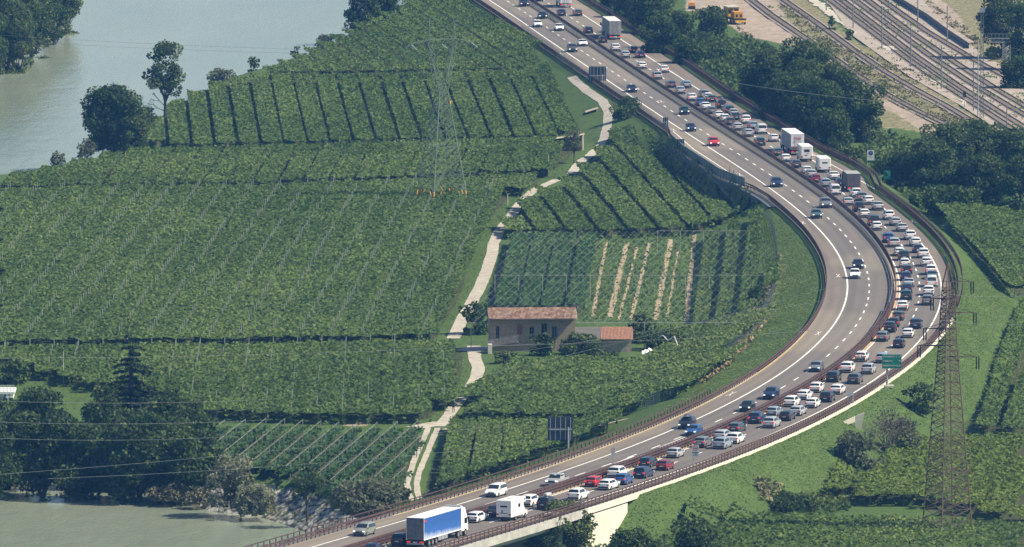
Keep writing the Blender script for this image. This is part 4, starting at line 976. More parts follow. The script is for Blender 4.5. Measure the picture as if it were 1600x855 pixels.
V_([(1105,366),(1182,358),(1203,400),(1210,450),(1200,488),(1184,503),(1078,503)], [(1131,362),(1112,502)], 3.75, "vine row under hail netting right of the bare soil strips", "netted vine rows by the bend", gap=1.35, seed=9, m='vine')
V_([(1040,508),(1190,507),(1196,518),(1172,548),(1132,588),(1098,611),(1060,634),(1010,650),(722,640),(736,612),(762,577),(800,562),(900,556),(1000,562),(1040,545)], [(1000,560),(885,632)], 4.8, "vine row of the bright vineyard below the farmhouse", "vine rows below the farmhouse", m='vine', gap=.25, seed=10, hole=.06, tb=.62)
V_([(715,654),(985,655),(1000,658),(940,697),(880,712),(800,741),(720,762),(662,778),(668,740),(682,700),(700,668)], [(745,660),(735,720)], 4.4, "vine row of the triangle between the wheel tracks and the viaduct", "vine rows of the triangle by the viaduct", m='vine', gap=.4, seed=11, hole=.09, tb=.55)
V_([(1472,324),(1530,324),(1610,335),(1610,452),(1590,455),(1560,430),(1530,400),(1498,355)], [(1540,330),(1600,400)], 4.2, "dense vine row on the slope under the dark trees by the bend", "vine rows under the dark trees", m='vine', gap=.1, seed=12, hole=.02, zt=2.6)
V_([(1610,465),(1610,668),(1517,664),(1540,600),(1572,512),(1592,482)], [(1557,560),(1519,664)], 4.1, "vine row right of the rusty pylon with a dark alley beside it", "vine rows right of the rusty pylon", gap=1.0, seed=13)
V_([(1425,682),(1610,678),(1610,806),(1560,798),(1500,786),(1440,772),(1322,772),(1312,755),(1332,736),(1400,716)], [(1500,690),(1440,770)], 4.8, "yellowish vine row around the feet of the rusty pylon", "vine rows around the rusty pylon", m='vine2', gap=.1, seed=14, hole=.05)
V_([(1120,802),(1250,800),(1330,806),(1610,816),(1610,880),(1020,880),(1070,835)], [(1350,810),(1300,860)], 4.8, "vine row along the bottom edge below the grassy slope", "vine rows below the slope", m='vine', gap=.15, seed=15, hole=.04)
print('rows', ROWN)

# ground-hugging vegetation nobody could count
def scatter(name, polys, dens, size, m, zmax, seed, flat=.2, tall=1.2, zpix=0.0, clump=0.0, tb=.5, bands=(), low=99):
    rng = np.random.default_rng(seed); CC = []; TT = []
    bp_ = [[(RP(y, f0(y)).x, RP(y, f0(y)).y) for y in np.arange(a, b + 1, 10)] + [(RP(y, f1(y)).x, RP(y, f1(y)).y) for y in np.arange(b, a - 1, -10)] for (a, b, f0, f1) in bands]
    for P in [PTS(pp, zpix) for pp in polys] + bp_:
        xs = [p[0] for p in P]; ys = [p[1] for p in P]; A = (max(xs) - min(xs)) * (max(ys) - min(ys)); n = int(A * dens)
        x = rng.uniform(min(xs), max(xs), n); y = rng.uniform(min(ys), max(ys), n); k = inside(x, y, P)
        if clump: k &= fbm(x / 3, y / 6, seed, 2) > clump
        x = x[k]; y = y[k]
        pp_ = [q for q in PATHPTS if min(xs) - 3 < q[0] < max(xs) + 3 and min(ys) - 3 < q[1] < max(ys) + 3]; ok = np.ones(len(x), bool)
        for q in pp_: ok &= (x - q[0]) ** 2 + ((y - q[1]) * .75) ** 2 > (q[2] + .15) ** 2
        x = x[ok]; y = y[ok]; t = terrain(x, y)
        lx = np.interp(y, _Yt, _Xt); dd = np.interp(y, _Yt, _Dt); off = (x - lx) / np.sqrt(1 + dd * dd)
        lb = np.interp(y, [q[0] for q in LBT], [q[1] for q in LBT]); rb = np.interp(y, [q[0] for q in RBT], [q[1] for q in RBT])
        kk = ((off < lb - 1.3) | (off > rb + .7)) & (t > -3.6) & (t < low); x = x[kk]; y = y[kk]; t = t[kk]
        hh = fbm(x / 2.5, y / 4, seed + 1, 2); z = t + rng.random(len(x)) * zmax * (.3 + 1.2 * hh)
        CC.append(np.stack([x, y, z], 1)); TT.append(tb - .05 + 1.1 * (fbm(x / 8, y / 16, seed + 2, 3) - .5) + .13 * rng.normal(size=len(x)))
    C = np.concatenate(CC); T = np.concatenate(TT)
    return tag(quads_mesh(name, leaves(C, size, rng, flat, tall=tall), M[m], T), kind="stuff")
SLOPE_R = [(955,800),(1000,775),(1100,735),(1200,705),(1300,662),(1400,600),(1490,530),(1520,470),(1516,420),(1480,370),(1440,335),(1475,335),(1540,410),(1590,460),(1570,510),(1530,600),(1510,668),(1430,675),(1330,735),(1310,762),(1250,798),(1120,800),(1060,830),(960,870),(940,840)]
scatter('grass', [SLOPE_R], 5.5, .22, 'grass', .08, 31, flat=3.0, tall=1.0, tb=.65, bands=[(1716, 2100, lambda y: RBO(y) + .8, lambda y: RBO(y) + 16)])
scatter('grass', [[(1050,210),(1120,290),(1170,310),(1232,340),(1270,392),(1285,440),(1270,490),(1225,540),(1160,590),(1080,640),(1040,650),(1110,608),(1180,545),(1215,480),(1215,430),(1195,380),(1160,325),(1110,285),(1060,250)],
                  [(740,0),(800,45),(865,92),(925,128),(1000,175),(1048,215),(1030,215),(960,190),(915,140),(870,105),(800,55),(735,10)]], 5, .22, 'grass', .08, 32, flat=3.0, tall=1.0, tb=.8, bands=[(1760, 2190, lambda y: LBO(y) - 9, lambda y: LBO(y) - 1.3)])
scatter('grass', [[(730,535),(660,650),(700,655),(745,560)],[(700,520),(760,400),(785,345),(850,290),(905,255),(880,240),(800,290),(745,370),(728,430),(690,500)],[(340,646),(660,646),(655,666),(330,664)],[(360,735),(420,745),(480,765),(560,785),(520,800),(430,778),(370,760)],[(0,580),(100,590),(190,600),(190,640),(0,640)]], 4, .22, 'grass', .12, 33, flat=3.0, tall=1.0)
scatter('undergrowth', [[(1335,240),(1390,215),(1440,225),(1450,330),(1440,332),(1400,300),(1362,262)],[(1100,70),(1165,62),(1210,80),(1180,160),(1190,190),(1130,130),(1080,90)],[(900,-30),(1000,-30),(1100,90),(1190,175),(1240,230),(1225,228),(1160,175),(1080,115),(1000,60),(930,10)]], 3.5, .5, 'treelight', 1.3, 34, tb=.35)
scatter('dry_grass', [[(1215,10),(1240,10),(1340,90),(1440,150),(1520,195),(1470,198),(1400,165),(1330,115),(1260,60)],[(1180,505),(1215,430),(1222,440),(1218,470),(1200,520),(1150,575),(1100,622),(1085,622),(1130,580)],[(1330,75),(1450,120),(1470,135),(1420,135),(1350,95)],[(1150,40),(1200,70),(1230,85),(1200,110),(1170,80)],[(1450,0),(1530,60),(1540,95),(1500,60),(1440,20)]], 3.0, .30, 'drygrass', .35, 35, clump=.45, tall=1.4)
scatter('undergrowth', [[(930,820),(1000,815),(1100,800),(1060,845),(1000,880),(930,880)],[(1190,780),(1260,765),(1330,772),(1330,800),(1190,806)],[(700,652),(1000,650),(1000,657),(715,657)],[(1085,620),(1196,520),(1205,505),(1190,503),(1080,612)]], 3.5, .42, 'tree', .9, 36, tb=.6, low=.6)
scatter('dry_grass', [[(1180,790),(1225,785),(1240,800),(1185,804)],[(235,765),(290,780),(300,790),(240,778)]], 6, .4, 'drygrass', .9, 37, tall=1.6)

# ---------------------------------------------------------------- trees and shrubs
def tree(px, yb, yt, w, label, m='tree', cat='tree', gz=0.0, kind='round', trunk=.16, dens=1.0, seed=None, name=None, group=None, bark='bark', leaf=.34, tb=.5, lean=0.0):
    rng = np.random.default_rng(seed if seed is not None else int(px * 7 + yb * 13 + w) % 100000)
    x, y = G(px, yb, gz); s = PXM(yb) if gz > -1 else PXM(yb); Ht = (yb - yt) / s; R = w / s / 2; gz_ = TZ(x, y) if gz == 0 else gz
    name = name or ('shrub' if Ht < 5 else 'tree')
    if gz == 0 and gz_ < 0: Ht -= gz_
    root = empty(name, (x, y, gz_)); tag(root, label, cat if cat != 'tree' or Ht >= 5 else 'shrub', group)
    # trunk and limbs
    mb = MB(); th = Ht * trunk + .4; r0 = max(.08, Ht * .022)
    mb.tube((0, 0, -.3), (lean * .4, 0, th), r0, M[bark], 7, r0 * .7)
    for i in range(0 if kind == 'conifer' else 7):
        a = rng.random() * 6.28; q = rng.uniform(.45, .8); z1 = th + (Ht - th) * rng.uniform(.25, .75)
        mb.tube((lean * .4, 0, th * rng.uniform(.6, 1)), (lean + R * q * math.cos(a), R * q * math.sin(a), z1), r0 * .5, M[bark], 5, r0 * .12)
    mb.build('trunk', root)
    P = []; T = []
    if kind == 'conifer':
        nl = int(Ht / .95)
        for i in range(nl):
            z = Ht * (.08 + .9 * i / nl); rr = R * (1 - i / nl) ** .8 * (1.0 + .22 * math.sin(i * 2.1)) + .35; nb = max(4, int(rr * 2.6))
            for j in range(nb):
                a = rng.random() * 6.28; L = rr * rng.uniform(.6, 1.18); n = int(60 * L / 3 * dens)
                t = rng.random(n) ** .7; ww = (1 - t * .7) * .45 * rng.normal(size=n)
                P.append(np.stack([np.cos(a) * L * t - np.sin(a) * ww, np.sin(a) * L * t + np.cos(a) * ww, z - .28 * L * t * t + .12 * L * t + .1 * rng.normal(size=n)], 1)); T.append(np.full(n, rng.random() * .35) + .45 * t)
    elif kind == 'bare':
        mb = MB(); 
        def br(p, d, L, r, k):
            q = p + d * L; mb.tube(p, q, r, M['barkpale'], 4, r * .6, cap=False)
            if k == 0: return
            for _ in range(3): br(q, (d + Vector(rng.normal(size=3)) * .42 + Vector((0, 0, .12))).normalized(), L * rng.uniform(.6, .85), r * .6, k - 1)
        for i in range(7): br(Vector((0, 0, .1)), (Vector(rng.normal(size=3)) * .35 + Vector((0, 0, 1))).normalized(), Ht * .26, .06, 4)
        mb.build('branches', root); n = int(900 * dens)
        c = rng.normal(size=(n, 3)) * np.array([R * .42, R * .42, Ht * .18]) + np.array([0, 0, Ht * .62]); P.append(c); T.append(rng.random(n))
    else:
        nl = max(8, int((R * R * Ht) ** .5 * 2.0)); cz = th * .75 + (Ht - th * .75) / 2; hz = (Ht - th * .75) / 2
        lob = []
        for i in range(nl):
            v = rng.normal(size=3); v /= (np.linalg.norm(v) * .55 + np.abs(v).max() * .45) ; rr = rng.uniform(.35, .80) ** .7
            c = np.array([v[0] * R * rr, v[1] * R * rr, cz + v[2] * hz * rr * .95]); lr = R * rng.uniform(.20, .42) * (1 if nl > 8 else 1.2)
            lr = min(lr, hz * .8)
            c[2] = min(c[2], Ht - lr * .85)
            lob.append((c, lr))
        if trunk < .2:
            for j in range(7):
                a_ = j * .9 + rng.random(); l_ = R * rng.uniform(.25, .38); lob.append((np.array([math.cos(a_) * R * .62, math.sin(a_) * R * .62, l_ * .75]), l_))
        lob.append((np.array([lean, 0, Ht - R * .36]), R * .36)); lob.append((np.array([lean, 0, cz]), min(R, hz) * .62))
        for c, lr in lob:
            n = int(4 * math.pi * lr * lr / (leaf * leaf) * .95 * dens); v = rng.normal(size=(n, 3)); v /= np.linalg.norm(v, axis=1, keepdims=True)
            rad = lr * (.62 + .52 * rng.random(n) ** .6) * (1 + .22 * (fbm(v[:, 0] * 3 + c[0], v[:, 1] * 3 + v[:, 2] * 2.1 + c[1], 5, 2) - .5) * 2)
            p = c + v * rad[:, None] * np.array([1, 1, .82]); P.append(p); T.append(np.full(n, tb + (rng.random() - .5) * .5) + .17 * rng.normal(size=n))
        if kind == 'willow':
            for _ in range(26):
                c, lr = lob[rng.integers(len(lob))]; n = 120; t = rng.random(n); a = rng.random() * 6.28
                P.append(np.stack([c[0] + math.cos(a) * (lr + t * .9) + .1 * rng.normal(size=n), c[1] + math.sin(a) * (lr + t * .9) + .1 * rng.normal(size=n), c[2] + lr * .4 - t * t * 2.2], 1)); T.append(.5 + .3 * rng.normal(size=n))
    C = np.concatenate(P); C[:, 0] += lean * np.clip(C[:, 2] / Ht, 0, 1) * .5; C[:, 2] = np.maximum(C[:, 2], .05)
    cr = quads_mesh('crown', leaves(C, leaf, rng, .25, tall=1.0 if kind != 'conifer' else .6), M[m], np.concatenate(T), parent=root)
    return root
# grove in the lower left
g = "trees of the lower left grove"
tree(205,705,512,128,"tall dark conifer with layered boughs rising above the grove","conifer",kind='conifer',trunk=.8,name='conifer_tree',leaf=.34,dens=1.3)
tree(12,722,618,100,"dark broad tree at the left end of the grove",group=g,tb=.35); tree(66,735,602,118,"rounded dark tree below the white balcony",group=g,tb=.3)
tree(120,738,655,110,"low dark tree overhanging the river wall",group=g,tb=.3); tree(168,722,600,92,"dark brownish tree just left of the tall conifer",group=g,tb=.38)
tree(214,742,640,120,"dark tree at the water in front of the tall conifer",group=g,tb=.28); tree(262,725,606,88,"dark tree right behind the tall conifer",group=g,tb=.4)
tree(304,718,618,74,"slim dark tree at the right end of the grove",group=g,tb=.42); tree(288,745,672,84,"brighter green bush at the right foot of the grove",'treelight',group=g,tb=.3)
tree(20,600,560,50,"pale green shrub beside the white balcony",'treelight',tb=.4); tree(330,745,712,40,"green shrub between grove and willow",'treelight',tb=.3)
tree(322,738,668,64,"dark tree between the grove and the beamed vine rows",group=g,tb=.4); tree(-15,745,640,90,"dark tree cut by the left picture edge above the river wall",group=g,tb=.3)
# river bank, lower left
tree(362,792,706,74,"grey green willow leaning over the stony bank",'treegrey',gz=-2.5,kind='willow',name='willow_tree',leaf=.3,trunk=.12,lean=-.6,tb=.7,dens=.8)
tree(398,802,752,70,"silvery low willow bush at the water edge",'treegrey',gz=-3.0,kind='willow',name='willow_bush',leaf=.3,trunk=.05,tb=.75,dens=.8)
tree(282,778,738,34,"bleached driftwood shrub sticking out of the bank",'reed',gz=-3.0,name='driftwood_shrub',leaf=.3,trunk=.2)
tree(262,782,760,70,"brownish reedy shrub on the spit",'reed',gz=-3.2,name='shrub',leaf=.3,trunk=.1); tree(312,787,762,48,"pale tangled bush beside the sandy spit",'reed',gz=-3.2,name='shrub',leaf=.3,trunk=.1)
tree(480,782,720,50,"small dark tree casting its shadow over the stony bank",'tree',tb=.4,trunk=.3); tree(376,765,738,40,"dark shrub on the grass above the willow",tb=.5)
tree(570,806,748,105,"grey green tree partly behind the viaduct railing",'treegrey',tb=.15,trunk=.2,dens=1.1); tree(622,792,765,40,"small bush at the lower end of the wheel tracks",'treelight',tb=.35)
for i, (x, y, w) in enumerate(((395,738,60),(430,745,56),(545,760,60),(505,755,48))): tree(x,y,y-17,w,["dark hedge bush on the bank edge nearest the willow","dark hedge bush left of the small dark tree","dark hedge bush above the grass by the viaduct","dark hedge bush just right of the small dark tree"][i],tb=.4,group="hedge bushes along the bank",name='bush',leaf=.36)
# upper river bank
t = tree(258,160,62,60,"lone tall tree with an airy crown and dead limbs on the river bank",'tree',tb=.5,trunk=.24,dens=.9,leaf=.36,kind='round')
mb = MB(); rg = np.random.default_rng(4)
def br(p, d, L, r, k):
    q = p + d * L; mb.tube(p, q, r, M['barkpale'], 5, r * .6, cap=False)
    if k: 
        for _ in range(3): br(q, (d + Vector(rg.normal(size=3)) * .35).normalized(), L * .7, r * .6, k - 1)
br(Vector((0, 0, 1)), Vector((-.8, 0, .35)).normalized(), 1.6, .1, 3); br(Vector((0, 0, 2)), Vector((-.7, .1, .7)).normalized(), 1.5, .1, 3); mb.build('dead_limb', t)
tree(178,235,128,98,"big dark bushy tree standing over the river",tb=.34,trunk=.12,dens=1.1); tree(226,208,165,40,"small dark tree right of the big riverside tree",tb=.4)
tree(197,238,180,70,"lower dark bush at the foot of the big riverside tree",tb=.4,name='bush')
tree(136,244,215,36,"pale willow bush left of the big riverside tree",'treegrey',tb=.35,name='willow_bush'); tree(88,255,236,26,"small pale willow bush alone on the gravel bank",'treegrey',tb=.3,name='willow_bush')
tree(345,124,107,44,"pale low bush on the vineyard edge by the river",'treegrey',tb=.2); tree(396,109,87,20,"small dark pointed bush on the bank edge",tb=.4); tree(508,70,53,28,"grey bush on the bank edge near the upper trees",'treegrey',tb=.2); tree(462,84,72,16,"tiny dark bush on the bank edge",tb=.4)
tree(565,42,-20,56,"dark tree on the bank at the top edge",tb=.35); tree(598,30,-30,60,"larger dark tree reaching over the top edge",tb=.4); tree(612,28,8,34,"yellowish bush below the top bank trees",'treelight',tb=.3)
for i,(x,yb,yt,w) in enumerate(((10,84,-10,80),(48,62,-20,70),(82,40,-20,60),(-20,100,10,60),(28,84,30,50),(104,24,-30,50))): tree(x,yb,yt,w,["broad tree on the far river bank at the left edge","second tree of the far bank wood","dark tree of the far bank wood near its tip","tree of the far bank cut by the left edge","light green lower tree of the far bank wood","last tree at the tip of the far bank wood"][i],'treelight' if i==4 else 'tree',tb=.55,group="far bank wood",trunk=.12)
# path and farm
tree(897,256,203,34,"slim olive tree beside the pale track",'treegrey',tb=.1,trunk=.35,dens=.7,leaf=.3); tree(976,206,170,44,"dark shrub between track and motorway",tb=.5,dens=.8,leaf=.3,trunk=.1)
tree(742,522,470,46,"green tree left of the farmhouse",'treelight',tb=.25,trunk=.15); tree(1003,535,490,50,"round tree right of the red roofed shed",tb=.55,trunk=.12); tree(1042,548,512,76,"dark spreading bush right of the farm sheds",tb=.5,trunk=.1,name='bush')
tree(905,556,522,66,"dark bush in front of the open shed",tb=.5,trunk=.1,name='bush'); tree(846,556,520,40,"climbing shrub against the farmhouse wall",'treelight',tb=.2,trunk=.1); tree(790,568,550,40,"low shrub before the farmhouse terrace",tb=.5); tree(945,565,548,50,"low bush before the red roofed shed",tb=.5)
tree(1180,392,372,26,"round dark bush inside the netted vineyard",tb=.4); tree(1186,505,470,30,"green bush at the lower corner of the netted vineyard",'treelight',tb=.25)
# trees right of the motorway
g = "wood between motorway and railway"
for i,(x,yb,yt,w,tb) in enumerate(((1200,178,74,90,.42),(1238,182,56,96,.5),(1282,190,66,84,.52),(1178,165,95,46,.4),(1228,212,120,86,.36),(1272,228,118,80,.38),(1318,222,104,80,.55),(1352,222,130,64,.5),(1300,248,170,60,.35),(1250,205,90,80,.45))):
    tree(x,yb,yt,w,["dark tree at the left end of the wood by the railway","tallest tree of the wood by the railway","tall tree in the middle of the wood by the railway","low dark tree at the left tip of the wood","dark tree facing the jam in the wood by the railway","dark tree right above the lettered lorry","grey green tree in the right half of the wood","last tree at the right end of the wood","low dark tree at the wood's front right corner","tree filling the middle of the wood"][i],'tree',tb=tb,group=g,trunk=.1)
tree(1228,210,175,36,"yellowish bush in front of the wood",'treelight',tb=.15); tree(1326,258,226,40,"low green bush behind the round blue sign",'treelight',tb=.2,name='bush'); tree(1300,255,222,30,"small dark round bush at the wood's foot",tb=.3)
g = "wood inside the right bend"
for i,(x,yb,yt,w,tb) in enumerate(((1452,300,212,74,.38),(1482,290,190,90,.45),(1530,285,186,100,.5),(1580,290,198,90,.5),(1450,318,262,60,.3),(1545,320,240,90,.35),(1592,330,240,70,.35),(1505,318,250,80,.42),(1612,300,200,60,.5))):
    tree(x,yb,yt,w,["dark tree at the left end of the right hand wood","tall tree of the right hand wood under the floodlight mast","broad tall tree in the middle of the right hand wood","tree at the right edge below the railway poles","low dark tree closest to the green arrow sign","dark tree in front of the broad tall one","dark tree at the right edge above the vines","grey green tree leaning out of the right hand wood","tree cut by the right edge below the railway"][i],'tree',tb=tb,group=g,trunk=.1)
tree(1492,336,290,90,"lighter bush at the front of the right hand wood",'treelight',tb=.18,name='bush',trunk=.05); tree(1440,325,300,40,"small pale bush beside the roadside strip",'treelight',tb=.2)
tree(1408,287,238,76,"green leafy bush behind the green arrow sign",'tree',tb=.6,name='bush',trunk=.05)
g = "trees at the top right of the motorway"
for i,(x,yb,yt,w,tb) in enumerate(((985,40,-30,60,.45),(1020,66,-24,70,.4),(1054,92,20,62,.45),(1108,62,10,56,.42),(1030,100,40,60,.38),(1092,100,48,62,.4),(955,18,-30,50,.45),(1125,95,66,44,.4),(1075,118,70,56,.4))):
    tree(x,yb,yt,w,["dark tree at the top behind the far grey lorry","tall dark tree left of the construction yard","bushy tree below the tall dark tree by the yard","round tree beside the yellow track machine","dark low tree facing the far carriageway","bush tree below the round one by the yard","tree at the top edge nearest the carriageway","small dark bush on the slope below the yard","low tree above the roadside strip"][i],'tree',tb=tb,group=g,trunk=.1)
tree(1568,92,-25,70,"dark tree behind the signal gantry",tb=.5,trunk=.1); tree(1602,110,0,60,"dark tree at the right edge behind the gantry",tb=.45,trunk=.1); tree(1590,138,85,60,"dark bush below the signal gantry",tb=.3,trunk=.05)
tree(1300,47,25,16,"small conical bush between the sidings",tb=.5,trunk=.1); tree(1326,62,46,14,"smaller bush next to the conical one between the sidings",tb=.5,trunk=.1)
# bottom right
tree(888,872,780,84,"olive green tree growing up in front of the viaduct",'tree',tb=.75,gz=-.5,trunk=.1,dens=1.0); tree(852,884,800,70,"dark tree under the viaduct edge",tb=.4,gz=-.5,trunk=.1); tree(1092,880,808,84,"dark shrub tree at the bottom edge",tb=.4,trunk=.08); tree(985,878,828,80,"low brush at the foot of the abutment",'treelight',tb=.2,trunk=.05); tree(1330,700,702-20,20,"small weed clump on the slope",tb=.5) if False else None
tree(1386,722,642,50,"leafless grey shrub tree below the culvert headwall",'twig',kind='bare',name='bare_tree',leaf=.2,trunk=.05); tree(1412,718,648,56,"green shrub tree right of the leafless one",'treegrey',tb=.05,trunk=.1)
tree(1335,742,690,66,"grey green bush left of the leafless shrub tree",'treegrey',tb=.0,trunk=.08); tree(1437,672,622,54,"dark bush against the rusty pylon",tb=.5,trunk=.08); tree(1365,742,715,44,"small grey bush in front of the leafless shrub tree",'treegrey',tb=.0)
tree(1240,802,772,90,"wide low bramble bush at the foot of the slope",tb=.45,trunk=.04,name='bush')

scatter('dry_grass', [[(1198,522),(1207,512),(1158,580),(1108,622),(1092,622),(1140,578)]], 5, .3, 'reddry', .5, 71, zpix=1.2, clump=.3, tall=1.5)

scatter('undergrowth', [[(1262,-20),(1400,-20),(1470,30),(1540,90),(1640,140),(1640,215),(1560,195),(1500,160),(1420,115),(1330,50)],[(1180,10),(1225,10),(1340,100),(1480,190),(1440,185),(1320,110)]], 1.4, .3, 'grass', .35, 72, clump=.56)

scatter('undergrowth', [], 7, .36, 'vinedark', .9, 73, tb=.3, bands=[(2200, 2350, lambda y: LBO(y) - 6.5, lambda y: LBO(y) - 1.4)])
# ---------------------------------------------------------------- lattice pylons
def lattice(mb, A, B, wa, wb, n, m, t=.09, tb=.05):
    """square lattice column from centre A to B, half-widths wa, wb"""
    A = Vector(A); B = Vector(B); c = [(-1,-1),(1,-1),(1,1),(-1,1)]
    def P(k, u): 
        w = wa + (wb - wa) * u; return A.lerp(B, u) + Vector((c[k][0] * w, c[k][1] * w, 0))
    us = [0]; 
    for i in range(n): us.append(us[-1] + (wa + (wb - wa) * (i / n)) + .15)
    us = [u / us[-1] for u in us]
    for k in range(4): mb.bar(P(k, 0), P(k, 1), t, m)
    for i in range(n):
        for k in range(4):
            j = (k + 1) % 4
            mb.bar(P(k, us[i]), P(j, us[i + 1]), tb, m); mb.bar(P(j, us[i]), P(k, us[i + 1]), tb, m)
            if i % 2 == 0: mb.bar(P(k, us[i + 1]), P(j, us[i + 1]), tb, m)
# green pylon in the vineyard
x, y = G(690, 319); S = PXM(319); R1 = empty("lattice_pylon", (x, y, 0), math.radians(28)); tag(R1, "green steel lattice pylon with forked top in the vineyard", "pylon")
mg = M['pylon_green']; hb = 3.5
mb = MB(); lattice(mb, (0, 0, 2.6), (0, 0, 20.5), hb * .93, .85, 9, mg, .17, .09); mb.build("tower_body", R1)
mb = MB()
for sx in (-1, 1):
    for sy in (-1, 1):
        p = Vector((sx * hb, sy * hb, 0)); q = Vector((sx * hb * .93, sy * hb * .93, 2.6)); mb.bar(p, q, .2, M['orange'])
        mb.bar(p, (sx * hb * .93 - sx * 1.6, sy * hb * .93, 2.6), .1, M['orange']); mb.bar(p, (sx * hb * .93, sy * hb * .93 - sy * 1.6, 2.6), .1, M['orange'])
mb.build("base_leg", R1)
mb = MB()
for s in (-1, 1):
    A0 = [Vector((s * .1, -.85, 20.5)), Vector((s * .85, .85, 20.5))]; top = Vector((s * 2.5, 0, 29.5))
    for sy in (-1, 1):
        for dx in (-.35, .35):
            mb.bar((s * .85 if dx * s > 0 else s * .05, sy * .8, 20.5), (s * 2.55 + dx, sy * .45, 29.4), .13, mg)
    for i in range(8):
        u = i / 8; u2 = (i + 1) / 8
        def q(u, dx, sy): b = Vector((s * .85 if dx * s > 0 else s * .05, sy * .8, 20.5)); return b.lerp(Vector((s * 2.55 + dx, sy * .45, 29.4)), u)
        mb.bar(q(u, -.35, -1), q(u2, .35, -1), .07, mg); mb.bar(q(u, .35, 1), q(u2, -.35, 1), .07, mg); mb.bar(q(u, .35, -1), q(u2, .35, 1), .06, mg)
    mb.bar((s * 2.3, 0, 29.4), (s * 2.5, 0, 34.3), .12, mg); mb.bar((s * 2.8, .3, 29.4), (s * 2.5, 0, 34.3), .1, mg); mb.bar((s * 2.8, -.3, 29.4), (s * 2.5, 0, 34.3), .1, mg)
mb.build("fork", R1)
mb = MB()
for sy in (-.45, .45):
    mb.bar((-6.4, 0, 29.6), (-2.6, sy, 30.2), .1, mg); mb.bar((6.4, 0, 29.6), (2.6, sy, 30.2), .1, mg); mb.bar((-2.6, sy, 30.2), (2.6, sy, 30.2), .1, mg); mb.bar((-6.4, 0, 29.5), (6.4, 0, 29.3), .1, mg)
for i in range(12): xx = -6 + i; mb.bar((xx, -.3, 29.4), (xx + .8, .3, 30.1), .06, mg)
mb.build("crossarm", R1)
for xx in (-6.2, 0, 6.2):
    for sy in (-1, 1): MB().tube((xx, 0, 29.3), (xx, sy * 2.2, 28.6), .11, mat('glass_insulator', (.35,.45,.42), .2) if 'ins' not in M else M['ins'], 6).build("insulator_string", R1)
MB().box((.9,-.95,18.3),(1.5,-.85,18.95),M['yellow']).build("warning_plate", R1)
# rusty pylon lower right
x, y = G(1480, 842); S = PXM(842); R2 = empty("lattice_pylon", (x, y, 0), math.radians(31)); tag(R2, "rust brown lattice pylon standing in the yellowish vines", "pylon")
mr = M['pylon_rust']; mb = MB(); lattice(mb, (0, 0, 0), (0, 0, 27), 2.6, .95, 26, mr, .14, .075); lattice(mb, (0, 0, 27), (0, 0, 35.5), .95, .6, 12, mr, .12, .07)
for k in ((-1,-1),(1,-1),(1,1),(-1,1)): mb.bar((k[0]*.6, k[1]*.6, 35.5), (0, 0, 39), .12, mr)
mb.build("tower_body", R2)
ca, sa = math.cos(math.radians(-31)), math.sin(math.radians(-31))
for (z, lenr, side) in ((36.2, 3.2, 1), (29.6, 3.4, -1), (31.8, 3.6, 1), (33.8, 2.4, -1), (25.6, 4.0, 1), (27.2, 4.2, -1)):
    e = Vector((side * lenr * ca, side * lenr * sa, z)); mb = MB()
    w = .75
    for k in ((-w,-w),(w,-w),(w,w),(-w,w)): mb.bar((k[0], k[1], z + (.0)), e, .08, mr)
    mb.bar((0, 0, z + .9), e, .07, mr); mb.build("crossarm", R2)
    MB().tube(e, e + Vector((0, 0, -1.7)), .09, M['black'], 6).tube(e + Vector((.35*ca,.35*sa, 0)), e + Vector((.35*ca,.35*sa, -1.7)), .09, M['black'], 6).build("insulator_string", R2)
# conductors
def wire(a, b, sag, label, r=.017, m='wire', group=None):
    a = Vector(a); b = Vector(b); mb = MB(); prev = None; n = 40
    for i in range(n + 1):
        t = i / n; p = a.lerp(b, t) - Vector((0, 0, sag * 4 * t * (1 - t)))
        if prev is not None: mb.tube(prev, p, r, M[m], 4, cap=False)
        prev = p
    o = mb.build("power_line", None, loc=a); tag(o, label, "power line", group); return o
def WP(px, py, Y):      # a point in the air at distance Y that the camera sees at px,py
    u = (px - 800) / F; v = (427.5 - py) / F; k = Y / (CP + v * SP); return Vector((u * k, Y, H + (-SP + v * CP) * k))
M['wire_light'] = mat('wire_light', (.36,.38,.36), .4, .3)
for (x0, y0, x1, y1, Y, lab) in ((-40,560,850,537,1760,"thin pale wire crossing the lower vineyard towards the farmhouse"),(-40,625,420,624,1740,"upper wire over the lower left grove"),(-40,658,420,656,1735,"middle wire over the lower left grove"),(-40,683,370,682,1735,"lowest level wire over the lower left grove"),
    (-40,744,760,667,1705,"rising wire over the river from the lower left"),(75,748,760,700,1700,"lower rising wire over the water"),(740,590,1500,392,1760,"long wire rising over the farmhouse to the rusty pylon top"),(760,541,1490,500,1760,"wire over the farmhouse and both carriageways"),(740,560,1490,430,1765,"wire passing over the bare soil strips"),(1470,500,1640,504,1700,"wire leaving the rusty pylon to the right"),(1475,459,1640,458,1700,"upper wire leaving the rusty pylon to the right"),(1150,130,1480,165,2080,"upper wire before the wood by the railway")):
    wire(WP(x0, y0, Y), WP(x1, y1, Y), .5, lab, m='wire_light')
for (x0, y0, x1, y1, Y) in ((-40,52,640,80,2150),(-40,60,640,86,2150)): wire(WP(x0, y0, Y), WP(x1, y1, Y), .6, ("upper faint dark wire above the far river" if y0 < 55 else "lower faint dark wire above the far river"), m='wire', group="wires above the far river")
